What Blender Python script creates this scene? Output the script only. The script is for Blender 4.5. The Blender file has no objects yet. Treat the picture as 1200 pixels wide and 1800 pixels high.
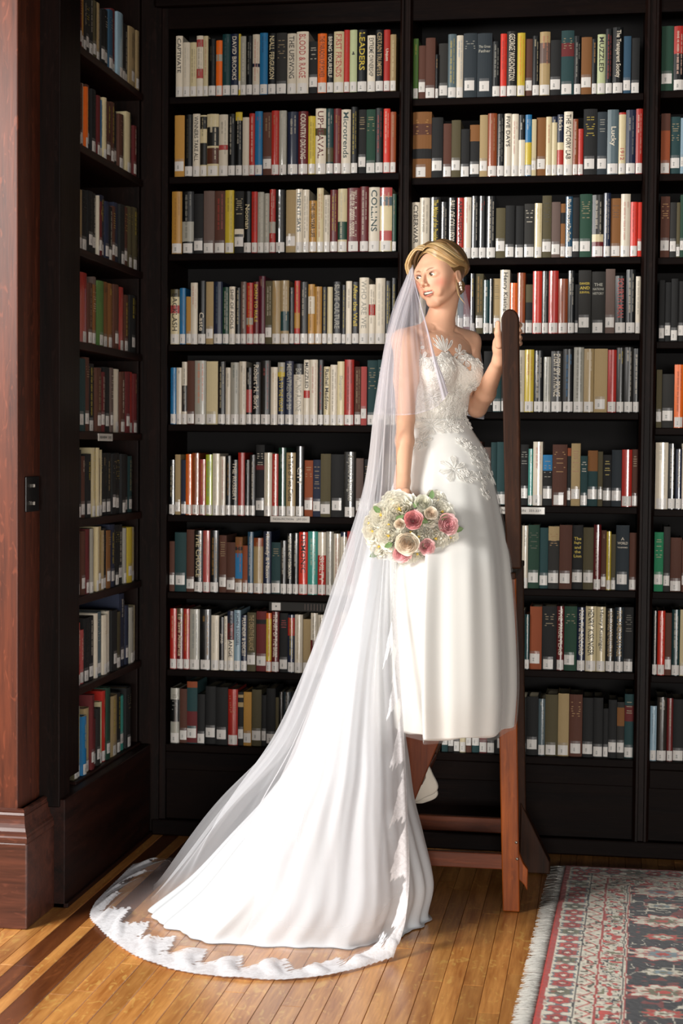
import bpy, bmesh, math, random
import numpy as np
from mathutils import Vector, Matrix
from mathutils.bvhtree import BVHTree
random.seed(7); RNG = np.random.RandomState(11)
sc = bpy.context.scene
COL = sc.collection
# ------------------------------------------------------------------ camera
F_PX, YAW, PITCH, ROLL = 2816.56, 0.160844, 0.0397817, 0.00859408
def _rot(y, p, r):
    Ry = np.array([[math.cos(y),0,math.sin(y)],[0,1,0],[-math.sin(y),0,math.cos(y)]])
    Rx = np.array([[1,0,0],[0,math.cos(p),-math.sin(p)],[0,math.sin(p),math.cos(p)]])
    Rz = np.array([[math.cos(r),-math.sin(r),0],[math.sin(r),math.cos(r),0],[0,0,1]])
    return Rz @ Rx @ Ry
RC = _rot(YAW, PITCH, ROLL)
CAM = np.array([0, 0, 1.5])
def row(k): return Vector((RC[k,0], RC[k,2], -RC[k,1]))
cd = bpy.data.cameras.new('camera'); cam = bpy.data.objects.new('camera', cd); COL.objects.link(cam)
m = Matrix((row(0), -row(1), -row(2))).transposed().to_4x4(); m.translation = Vector(CAM)
cam.matrix_world = m
cd.sensor_fit = 'VERTICAL'; cd.sensor_height = 36; cd.sensor_width = 24; cd.lens = 36*F_PX/1800
cd.clip_start = .05; cd.clip_end = 60
cd.dof.use_dof = True; cd.dof.focus_distance = 5.2; cd.dof.aperture_fstop = 4.0
sc.camera = cam
def ray(x, y):
    w = RC.T @ np.array([(x-600)/F_PX, (y-900)/F_PX, 1]); return np.array([w[0], w[2], -w[1]])
def atY(x, y, Y): d = ray(x, y); return CAM + d*Y/d[1]
def atX(x, y, X): d = ray(x, y); return CAM + d*X/d[0]
def atZ(x, y, Z=0.0): d = ray(x, y); return CAM + d*(Z-1.5)/d[2]
# ------------------------------------------------------------------ world, lights, exposure
w = bpy.data.worlds.new('world'); sc.world = w; w.use_nodes = True
w.node_tree.nodes['Background'].inputs[0].default_value = (.62, .78, 1, 1)
w.node_tree.nodes['Background'].inputs[1].default_value = .018
def area(name, loc, target, sx, sy, power, colr, spread=180):
    l = bpy.data.lights.new(name, 'AREA'); l.shape = 'RECTANGLE'; l.size = sx; l.size_y = sy
    l.energy = power; l.color = colr; l.spread = math.radians(spread)
    o = bpy.data.objects.new(name, l); COL.objects.link(o); o.location = loc
    o.rotation_euler = (Vector(target)-Vector(loc)).to_track_quat('-Z', 'Y').to_euler()
    return o
area('side_window_light', (-3.5, 2.3, 2.65), (-0.9, 4.9, .6), 1.3, 1.5, 255, (1, .97, .93))
area('rear_window_light', (1.6, -8.5, 1.0), (-0.8, 6, 1.3), 5.5, 1.5, 1060, (1, .96, .91))
vs = sc.view_settings; vs.view_transform = 'Standard'; vs.look = 'None'; vs.exposure = 0; vs.gamma = 1
try: vs.use_curve_mapping = False
except Exception: pass
# ------------------------------------------------------------------ helpers
def lin(c):
    return tuple(((v/255)/12.92 if v/255 <= .04045 else ((v/255+.055)/1.055)**2.4) for v in c)
def mat(name):
    m = bpy.data.materials.new(name); m.use_nodes = True
    return m, m.node_tree, m.node_tree.nodes['Principled BSDF']
def N(nt, t, **k):
    n = nt.nodes.new(t)
    for a, b in k.items(): setattr(n, a, b)
    return n
def simple(name, c, rough=.6, metal=0, coat=0, sheen=0, bump=0, bscale=200):
    m, nt, b = mat(name)
    b.inputs['Base Color'].default_value = (*lin(c), 1); b.inputs['Roughness'].default_value = rough
    b.inputs['Metallic'].default_value = metal; b.inputs['Coat Weight'].default_value = coat
    b.inputs['Sheen Weight'].default_value = sheen
    if bump:
        tc = N(nt, 'ShaderNodeTexCoord'); n = N(nt, 'ShaderNodeTexNoise'); n.inputs['Scale'].default_value = bscale
        bp = N(nt, 'ShaderNodeBump'); bp.inputs['Strength'].default_value = bump; bp.inputs['Distance'].default_value = .002
        nt.links.new(tc.outputs['Object'], n.inputs['Vector']); nt.links.new(n.outputs['Fac'], bp.inputs['Height'])
        nt.links.new(bp.outputs['Normal'], b.inputs['Normal'])
    return m
def wood(name, c1, c2, axis='Z', scale=1.0, rough=.38, flecks=0.0, coat=.25, rand=0.0, spec=.5):
    """stained oak: long grain, pores and ray flecks"""
    m, nt, b = mat(name); L = nt.links.new
    tc = N(nt, 'ShaderNodeTexCoord'); mp = N(nt, 'ShaderNodeMapping')
    s = {'X': (1.2, 16, 16), 'Y': (16, 1.2, 16), 'Z': (16, 16, 1.2)}[axis]
    mp.inputs['Scale'].default_value = [v*scale for v in s]
    oi = N(nt, 'ShaderNodeObjectInfo'); ad = N(nt, 'ShaderNodeVectorMath', operation='ADD')
    cb = N(nt, 'ShaderNodeCombineXYZ'); mu = N(nt, 'ShaderNodeMath', operation='MULTIPLY'); mu.inputs[1].default_value = 40
    L(oi.outputs['Random'], mu.inputs[0])
    for k in range(3): L(mu.outputs[0], cb.inputs[k])
    L(tc.outputs['Object'], mp.inputs[0]); L(mp.outputs[0], ad.inputs[0]); L(cb.outputs[0], ad.inputs[1])
    n1 = N(nt, 'ShaderNodeTexNoise'); n1.inputs['Scale'].default_value = 1.6; n1.inputs['Detail'].default_value = 7; n1.inputs['Distortion'].default_value = .6
    n2 = N(nt, 'ShaderNodeTexNoise'); n2.inputs['Scale'].default_value = 9; n2.inputs['Detail'].default_value = 4
    L(ad.outputs[0], n1.inputs['Vector']); L(ad.outputs[0], n2.inputs['Vector'])
    mx = N(nt, 'ShaderNodeMath', operation='MULTIPLY_ADD'); mx.inputs[1].default_value = .45
    L(n2.outputs['Fac'], mx.inputs[0]); L(n1.outputs['Fac'], mx.inputs[2])
    rp = N(nt, 'ShaderNodeValToRGB'); rp.color_ramp.elements[0].position = .48; rp.color_ramp.elements[1].position = .95
    rp.color_ramp.elements[0].color = (*lin(c1), 1); rp.color_ramp.elements[1].color = (*lin(c2), 1)
    L(mx.outputs[0], rp.inputs[0]); out = rp.outputs[0]
    if flecks:
        mp2 = N(nt, 'ShaderNodeMapping'); s2 = {'X': (10, 34, 34), 'Y': (26, 13, 26), 'Z': (34, 34, 10)}[axis]
        mp2.inputs['Scale'].default_value = s2; mp2.inputs['Rotation'].default_value = (.2, .15, .35)
        ad2 = N(nt, 'ShaderNodeVectorMath', operation='ADD')
        L(tc.outputs['Object'], mp2.inputs[0]); L(mp2.outputs[0], ad2.inputs[0]); L(cb.outputs[0], ad2.inputs[1])
        vn = N(nt, 'ShaderNodeTexNoise'); vn.inputs['Scale'].default_value = 1.0; vn.inputs['Detail'].default_value = 1.5; vn.inputs['Distortion'].default_value = 2.2
        L(ad2.outputs[0], vn.inputs['Vector'])
        r2 = N(nt, 'ShaderNodeValToRGB'); e = r2.color_ramp.elements
        e[0].position = .60; e[0].color = (0,0,0,1); e[1].position = .70; e[1].color = (1,1,1,1)
        L(vn.outputs['Fac'], r2.inputs[0])
        m2 = N(nt, 'ShaderNodeMix', data_type='RGBA'); m2.inputs[7].default_value = (*[min(1, v*1.9+.004) for v in lin(c2)], 1)
        fm = N(nt, 'ShaderNodeMath', operation='MULTIPLY'); fm.inputs[1].default_value = flecks
        L(r2.outputs[0], fm.inputs[0]); L(fm.outputs[0], m2.inputs[0]); L(out, m2.inputs[6]); out = m2.outputs[2]
    if rand:
        hs = N(nt, 'ShaderNodeHueSaturation'); mr = N(nt, 'ShaderNodeMapRange')
        mr.inputs['To Min'].default_value = 1-rand; mr.inputs['To Max'].default_value = 1+rand*.8
        L(oi.outputs['Random'], mr.inputs['Value']); L(mr.outputs[0], hs.inputs['Value']); L(out, hs.inputs['Color']); out = hs.outputs[0]
    L(out, b.inputs['Base Color'])
    b.inputs['Roughness'].default_value = rough; b.inputs['Coat Weight'].default_value = coat; b.inputs['Coat Roughness'].default_value = .25; b.inputs['Specular IOR Level'].default_value = spec
    bp = N(nt, 'ShaderNodeBump'); bp.inputs['Strength'].default_value = .25; bp.inputs['Distance'].default_value = .002
    L(mx.outputs[0], bp.inputs['Height']); L(bp.outputs[0], b.inputs['Normal'])
    return m
def colattr(name, rough=.5, coat=0., bump=0., bscale=400, sheen=0., sss=0., spec=.5, grain=.12):
    m, nt, b = mat(name); L = nt.links.new
    a = N(nt, 'ShaderNodeAttribute', attribute_name='Col')
    tc = N(nt, 'ShaderNodeTexCoord'); n = N(nt, 'ShaderNodeTexNoise'); n.inputs['Scale'].default_value = bscale; n.inputs['Detail'].default_value = 2
    L(tc.outputs['Object'], n.inputs['Vector'])
    hs = N(nt, 'ShaderNodeHueSaturation'); mr = N(nt, 'ShaderNodeMapRange')
    mr.inputs['To Min'].default_value = 1-grain; mr.inputs['To Max'].default_value = 1+grain
    L(n.outputs['Fac'], mr.inputs[0]); L(mr.outputs[0], hs.inputs['Value']); L(a.outputs['Color'], hs.inputs['Color'])
    L(hs.outputs[0], b.inputs['Base Color'])
    b.inputs['Roughness'].default_value = rough; b.inputs['Coat Weight'].default_value = coat; b.inputs['Coat Roughness'].default_value = .08
    b.inputs['Sheen Weight'].default_value = sheen; b.inputs['Specular IOR Level'].default_value = spec
    if sss:
        b.inputs['Subsurface Weight'].default_value = sss; b.inputs['Subsurface Radius'].default_value = (.012, .005, .003); b.inputs['Subsurface Scale'].default_value = 1
    if bump:
        bp = N(nt, 'ShaderNodeBump'); bp.inputs['Strength'].default_value = bump; bp.inputs['Distance'].default_value = .001
        L(n.outputs['Fac'], bp.inputs['Height']); L(bp.outputs[0], b.inputs['Normal'])
    return m
class MB:
    """collects vertices, faces and per-face colours for ONE mesh"""
    def __init__(s): s.v = []; s.f = []; s.c = []; s.mi = []
    def add(s, vs, fs, col=(1,1,1), mi=0):
        o = len(s.v); s.v += [tuple(map(float, v)) for v in vs]
        s.f += [tuple(i+o for i in f) for f in fs]; s.c += ([col]*len(fs) if not (isinstance(col, list) and (not col or len(col) == len(fs) and hasattr(col[0], "__len__"))) else col); s.mi += [mi]*len(fs)
    def box(s, a, b, col=(1,1,1), mi=0):
        x0,y0,z0 = a; x1,y1,z1 = b
        s.add([(x0,y0,z0),(x1,y0,z0),(x1,y1,z0),(x0,y1,z0),(x0,y0,z1),(x1,y0,z1),(x1,y1,z1),(x0,y1,z1)],
              [(0,3,2,1),(4,5,6,7),(0,1,5,4),(1,2,6,5),(2,3,7,6),(3,0,4,7)], col, mi)
    def prism(s, pts, ax, lo, hi, col=(1,1,1)):
        """polygon pts in the plane normal to axis ax ('Y': (x,z) pairs; 'X': (y,z); 'Z': (x,y))"""
        n = len(pts)
        def mk(p, t): return (p[0], t, p[1]) if ax == 'Y' else ((t, p[0], p[1]) if ax == 'X' else (p[0], p[1], t))
        s.add([mk(p, lo) for p in pts]+[mk(p, hi) for p in pts],
              [tuple(range(n)), tuple(range(2*n-1, n-1, -1))]+[(i, i+n, (i+1) % n+n, (i+1) % n) for i in range(n)], col)
    def tube(s, pts, r, seg=6, col=(1,1,1), cap=True):
        pts = [Vector(p) for p in pts]; n = len(pts)
        rs = r if hasattr(r, '__len__') else [r]*n
        V = []; up = None
        for i, p in enumerate(pts):
            d = (pts[min(i+1, n-1)]-pts[max(i-1, 0)]); d = d.normalized() if d.length > 1e-9 else Vector((0,0,1))
            if up is None: up = Vector((0,0,1)) if abs(d.z) < .9 else Vector((1,0,0))
            a = d.cross(up); a = a.normalized() if a.length > 1e-6 else d.orthogonal().normalized(); b = d.cross(a).normalized(); up = -b if False else up
            for k in range(seg):
                t = 2*math.pi*k/seg; V.append(p+(a*math.cos(t)+b*math.sin(t))*rs[i])
        Fc = [(i*seg+k, i*seg+(k+1) % seg, (i+1)*seg+(k+1) % seg, (i+1)*seg+k) for i in range(n-1) for k in range(seg)]
        if cap: Fc += [tuple(range(seg))[::-1], tuple((n-1)*seg+k for k in range(seg))]
        s.add(V, Fc, col)
    def mesh(s, name, mats, smooth=False):
        me = bpy.data.meshes.new(name); me.from_pydata(s.v, [], s.f)
        for mt in (mats if isinstance(mats, (list, tuple)) else [mats]): me.materials.append(mt)
        ca = me.color_attributes.new('Col', 'FLOAT_COLOR', 'CORNER')
        cnt = np.array([len(f) for f in s.f]); cc = np.array([tuple(c[:3])+(1,) for c in s.c], dtype=np.float32)
        if len(cc): ca.data.foreach_set('color', np.repeat(cc, cnt, axis=0).ravel())
        me.polygons.foreach_set('material_index', s.mi)
        if smooth: me.polygons.foreach_set('use_smooth', [True]*len(s.f))
        me.update(); return me
    def build(s, name, mats, parent=None, smooth=False, bevel=0):
        o = bpy.data.objects.new(name, s.mesh(name, mats, smooth)); COL.objects.link(o)
        if parent is not None: o.parent = parent; o.matrix_parent_inverse = Matrix.Identity(4); o.location = -parent_loc(parent)
        if bevel:
            bv = o.modifiers.new('bevel', 'BEVEL'); bv.width = bevel; bv.segments = 2; bv.limit_method = 'ANGLE'; bv.angle_limit = math.radians(40)
        return o
def parent_loc(p):
    v = Vector(p.location); q = p.parent
    while q is not None: v = v+Vector(q.location); q = q.parent
    return v
def tag(o, label=None, cat=None, group=None, kind=None):
    if label: o['label'] = label
    if cat: o['category'] = cat
    if group: o['group'] = group
    if kind: o['kind'] = kind
    return o
def empty(name, loc, label=None, cat=None, group=None, kind=None):
    o = bpy.data.objects.new(name, None); COL.objects.link(o); o.location = loc; o.empty_display_size = .05
    return tag(o, label, cat, group, kind)
def link(name, me, parent=None):
    o = bpy.data.objects.new(name, me); COL.objects.link(o)
    if parent is not None: o.parent = parent; o.location = -parent_loc(parent)
    return o
def grid_mesh(name, P, mats, smooth=True, attrs=None, closed=False, parent=None):
    """P: (rows, cols, 3)"""
    r, c = P.shape[:2]; idx = np.arange(r*c).reshape(r, c)
    if closed: idx = np.concatenate([idx, idx[:, :1]], 1)
    f = np.stack([idx[:-1,:-1], idx[:-1,1:], idx[1:,1:], idx[1:,:-1]], -1).reshape(-1, 4)
    me = bpy.data.meshes.new(name); me.from_pydata(P.reshape(-1, 3).tolist(), [], f.tolist())
    for mt in (mats if isinstance(mats, (list, tuple)) else [mats]): me.materials.append(mt)
    me.polygons.foreach_set('use_smooth', [smooth]*len(f))
    for k, a in (attrs or {}).items():
        if a.ndim == 3:
            ca = me.color_attributes.new(k, 'FLOAT_COLOR', 'POINT'); ca.data.foreach_set('color', np.concatenate([a, np.ones(a.shape[:2]+(1,))], -1).astype(np.float32).ravel())
        else:
            fa = me.attributes.new(k, 'FLOAT', 'POINT'); fa.data.foreach_set('value', a.astype(np.float32).ravel())
    me.update()
    return link(name, me, parent)
def crom(Q, n):
    """Catmull-Rom resampling of Q (k, ...) to n samples along axis 0"""
    k = len(Q); t = np.linspace(0, k-1, n); i = np.clip(t.astype(int), 0, k-2); u = t-i
    g = lambda j: Q[np.clip(j, 0, k-1)]
    sh = (-1,)+(1,)*(Q.ndim-1); u = u.reshape(sh)
    a, b, c, d = g(i-1), g(i), g(i+1), g(i+2)
    return .5*((2*b)+(-a+c)*u+(2*a-5*b+4*c-d)*u**2+(-a+3*b-3*c+d)*u**3)
def sstep(a, b, x): t = np.clip((x-a)/(b-a), 0, 1); return t*t*(3-2*t)
# ------------------------------------------------------------------ materials
M_BACKING = simple('shadowed_backing_board', (5, 3, 3), .95)  # near-black colour paints the shade deep inside the shelves onto the backing
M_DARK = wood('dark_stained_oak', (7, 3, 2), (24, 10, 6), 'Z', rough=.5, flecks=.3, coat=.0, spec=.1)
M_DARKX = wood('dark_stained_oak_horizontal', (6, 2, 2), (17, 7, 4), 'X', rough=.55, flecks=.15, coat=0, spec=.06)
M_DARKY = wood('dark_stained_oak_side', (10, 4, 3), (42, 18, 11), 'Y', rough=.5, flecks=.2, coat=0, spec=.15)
M_COLUMN = wood('red_brown_oak', (50, 21, 12), (98, 47, 27), 'Z', rough=.5, flecks=.4, coat=.08, spec=.3)
M_COLUMNX = wood('worn_red_oak_base', (50, 23, 16), (92, 50, 36), 'X', rough=.4, flecks=.3, coat=.25, spec=.4)
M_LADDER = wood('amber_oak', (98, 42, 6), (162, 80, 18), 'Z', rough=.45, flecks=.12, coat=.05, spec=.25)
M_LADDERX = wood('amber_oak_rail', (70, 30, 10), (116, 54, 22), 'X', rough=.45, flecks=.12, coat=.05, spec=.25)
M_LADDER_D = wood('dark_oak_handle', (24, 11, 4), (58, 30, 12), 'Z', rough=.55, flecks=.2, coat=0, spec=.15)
M_OAK = wood('honey_oak_strip', (164, 98, 42), (230, 164, 90), 'Y', rough=.3, flecks=.28, coat=.3, rand=.2)
M_OAKD = wood('walnut_inlay_strip', (84, 42, 18), (128, 72, 36), 'Y', rough=.27, flecks=.2, coat=.45, rand=.12)
M_BLACK = simple('black_bakelite', (16, 17, 18), .35)
M_STEEL = simple('dull_steel', (120, 115, 108), .4, metal=1)
M_CARD = simple('label_card', (205, 200, 190), .5)
# ------------------------------------------------------------------ floor
BACK_Y = 5.975
fl = empty('floor', (0, 0, 0), kind='structure')
b = MB(); b.box((-6, -6, -.12), (5, 6.6, -.018)); b.build('subfloor', wood('subfloor_oak', (60, 34, 14), (120, 74, 34), 'Y', rough=.4), fl)
# oak strips run straight at the back wall; two dark inlay strips follow the left bookcase
edges = [-2.33]
while edges[-1] < -1.72: edges.append(edges[-1]+.0575)
edges = [e for e in edges if e < -1.69]+[-1.655, -1.59, -1.545, -1.475]
while edges[-1] < .86: edges.append(edges[-1]+.0585)
for i in range(len(edges)-1):
    x0, x1 = edges[i]+.0006, edges[i+1]-.0006
    dark = (abs(edges[i]+1.655) < .001) or (abs(edges[i]+1.545) < .001)
    y = 2.6-random.random()*.9; ye = 6.0
    while y < ye:
        ln = random.choice([.7, .95, 1.25, 1.6]) if not dark else 1.9; y1 = min(y+ln, ye)
        if y1 > 2.3:
            b = MB(); g = .0012; dz = random.uniform(-.0004, .0004)
            b.box((x0, max(y, 2.3)+g*.5, -.018), (x1, y1-g*.5, dz)); o = b.build('plank', M_OAKD if dark else M_OAK, fl, bevel=.0009)
            o.modifiers['bevel'].segments = 1
        y = y1
b = MB(); b.box((-6, -6, -.018), (5, 2.3, 0)); b.box((.885, 2.3, -.018), (5, 6.0, -.001)); b.box((-6, 2.3, -.018), (-2.34, 6.0, -.001))
b.build('outer_floor_boards', M_OAK, fl)
# ------------------------------------------------------------------ walls
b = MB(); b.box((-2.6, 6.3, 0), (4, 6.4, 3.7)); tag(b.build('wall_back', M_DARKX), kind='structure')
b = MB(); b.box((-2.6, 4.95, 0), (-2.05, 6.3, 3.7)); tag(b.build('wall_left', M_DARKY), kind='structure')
# ------------------------------------------------------------------ bookcase on the back wall
Z1 = [2.832, 2.53, 2.238, 1.893, 1.587, 1.239, .942, .642, .354]
Z2 = [2.801, 2.509, 2.209, 1.93, 1.64, 1.294, .985, .682, .361]
Z3 = [2.806, 2.507, 2.205, 1.9, 1.585, 1.287, .984, .675, .357]
ZL = [2.837, 2.512, 2.165, 1.852, 1.55, 1.252, .988, .68, .364]
BX = [(-1.648, -.762), (-.716, .13), (.188, 1.03)]
bc = empty('bookcase', (-.7, BACK_Y, 0), 'tall dark oak bookcase of three bays along the back wall behind the bride', 'bookcase')
D0, D1 = BACK_Y-.025, 6.29
def stile(x0, x1, fluted=False, y0=D0, z0=.0, z1=3.5):
    b = MB()
    if not fluted: b.box((x0, y0, z0), (x1, D1, z1))
    else:
        w_ = x1-x0; pr = [(x0, D1), (x0, y0+.012), (x0+w_*.16, y0), (x0+w_*.30, y0), (x0+w_*.34, y0+.010), (x0+w_*.66, y0+.010), (x0+w_*.70, y0), (x0+w_*.84, y0), (x1, y0+.012), (x1, D1)]
        b.prism(pr, 'Z', z0, z1)
    return b.build('stile', M_DARK, bc)
stile(-1.75, -1.672); stile(-1.672, -1.648, y0=D0+.012)
stile(BX[0][1], BX[1][0], True); stile(BX[1][1], BX[2][0], True); stile(BX[2][1], BX[2][1]+.058, True)
for (x0, x1), Zs in zip(BX, (Z1, Z2, Z3)):
    for z in Zs[:-1]:
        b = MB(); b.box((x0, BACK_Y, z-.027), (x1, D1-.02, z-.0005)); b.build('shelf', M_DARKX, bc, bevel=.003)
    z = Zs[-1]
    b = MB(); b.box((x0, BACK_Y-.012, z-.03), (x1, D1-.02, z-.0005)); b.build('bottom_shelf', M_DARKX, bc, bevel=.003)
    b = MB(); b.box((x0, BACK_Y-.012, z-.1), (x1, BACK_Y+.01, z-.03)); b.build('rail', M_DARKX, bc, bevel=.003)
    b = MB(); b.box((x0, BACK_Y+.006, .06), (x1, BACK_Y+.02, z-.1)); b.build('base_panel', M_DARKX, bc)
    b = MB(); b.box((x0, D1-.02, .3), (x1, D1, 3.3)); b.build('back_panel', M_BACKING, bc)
    b = MB(); b.box((x0, BACK_Y-.01, 3.085), (x1, BACK_Y+.012, 3.5)); b.build('header_panel', M_DARKX, bc)
b = MB(); b.box((-1.7, BACK_Y-.03, 0), (1.1, BACK_Y+.02, .062)); b.build('plinth', M_DARKX, bc, bevel=.006)
b = MB(); b.box((-1.7, BACK_Y-.045, 3.16), (1.1, BACK_Y-.01, 3.24)); b.build('cornice', M_DARKX, bc, bevel=.012)
# ------------------------------------------------------------------ bookcase on the left wall
lc = empty('bookcase', (-1.72, 4.95, 0), 'narrow dark oak bookcase set end-on along the left wall beside the column', 'bookcase')
def lpart(name, a, c, m=M_DARKY, bev=.003):
    b = MB(); b.box(a, c); return b.build(name, m, lc, bevel=bev)
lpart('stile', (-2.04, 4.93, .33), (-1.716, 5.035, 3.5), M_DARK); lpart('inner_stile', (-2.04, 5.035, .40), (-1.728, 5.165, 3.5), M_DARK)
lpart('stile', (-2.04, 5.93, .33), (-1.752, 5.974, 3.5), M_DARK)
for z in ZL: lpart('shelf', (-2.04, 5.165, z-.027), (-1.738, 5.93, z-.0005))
lpart('rail', (-1.75, 5.165, .28), (-1.718, 5.93, .337)); lpart('base_panel', (-1.76, 4.94, .0), (-1.701, 5.93, .355))
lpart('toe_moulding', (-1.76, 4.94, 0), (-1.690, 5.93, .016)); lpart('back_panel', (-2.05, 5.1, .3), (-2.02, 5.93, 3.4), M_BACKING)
lpart('header_panel', (-1.76, 5.165, 3.2), (-1.725, 5.93, 3.5))
# ------------------------------------------------------------------ column
co = empty('column', (-2.0, 4.85, 0), 'square red-brown oak column with a moulded plinth at the left edge', 'column')
SX = float(atY(31, 1300, 4.735)[0])
b = MB(); b.box((-2.4, 4.735, .36), (SX, 5.0, 3.7)); b.build('shaft', M_COLUMN, co, bevel=.004)
b = MB(); b.box((-2.4, 4.69, 0), (-1.737, 4.97, .27)); b.build('plinth', M_COLUMNX, co, bevel=.005)
zt = float(atY(20, 1422, 4.735)[2])
prof = [(0, .27), (0, .285), (-.004, .29), (-.004, .296), (-.013, .302), (-.020, .312), (-.024, .325), (-.026, .338), (-.026, zt-.018), (-.030, zt-.016), (-.033, zt-.009), (-.030, zt-.004), (-.036, zt), (-.045, zt+.003)]
V = []
for o_, z in prof:      # o_ = inset from the plinth faces
    V.append([(-2.4, 4.69-o_, z), (-1.737+o_*.65, 4.69-o_, z), (-1.737+o_*.65, 4.97, z)])
b = MB()
for i in range(len(V)-1):
    for k in range(2): b.add([V[i][k], V[i][k+1], V[i+1][k+1], V[i+1][k]], [(0, 1, 2, 3)])
b.build('base_moulding', M_COLUMNX, co)
sp = [atX(x, y, SX) for x, y in ((43, 838), (66, 838), (66, 898), (43, 898))]
ys = sorted(p[1] for p in sp); zs_ = sorted(p[2] for p in sp)
sw = empty('switch_plate', (SX, ys[0], zs_[0]), 'black switch plate on the shaded side of the oak column', 'switch plate')
b = MB(); b.box((SX+.0005, ys[0], zs_[0]), (SX+.006, ys[3], zs_[3])); b.build('plate', M_BLACK, sw, bevel=.002)
for t in (.22, .72):
    zc = zs_[0]+(zs_[3]-zs_[0])*t; yc = (ys[0]+ys[3])/2
    b = MB(); b.box((SX+.006, yc-.005, zc-.004), (SX+.014, yc+.005, zc+.008)); b.build('toggle', M_STEEL, sw, bevel=.001)
# ------------------------------------------------------------------ books
PAL = dict(W=(214,204,184), C=(204,190,150), G=(160,158,146), K=(10,12,13), k=(34,33,30), R=(184,44,34), r=(104,26,28), O=(238,108,26),
 Y=(214,188,58), y=(190,140,60), B=(38,122,176), b=(26,36,62), T=(22,62,64), t=(62,160,146), N=(24,66,48), n=(84,76,48), S=(88,48,32),
 s=(176,152,108), P=(108,88,80), p=(184,78,74), L=(150,180,196), g=(176,192,52), u=(134,86,38), d=(38,78,104), j=(34,46,54), h=(88,106,112),
 v=(150,72,34), o=(86,122,58), e=(24,128,84), m=(86,16,36), c=(196,206,158), q=(216,50,32))
PALN = dict(W='white', C='cream', G='light grey', K='black', k='charcoal', R='red', r='dark red', O='orange', Y='yellow', y='mustard', B='blue',
 b='navy', T='dark teal', t='turquoise', N='dark green', n='olive', S='brown', s='tan', P='grey-brown', p='pinkish red', L='pale blue', g='lime green',
 u='leather-brown', d='steel blue', j='slate', h='grey-blue', v='rust', o='moss green', e='bright green', m='burgundy', c='pale green', q='scarlet')
LP_ = {k: lin(tuple(q*(.97 if k in 'WCG' else .90) for q in v)) for k, v in PAL.items()}
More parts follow.
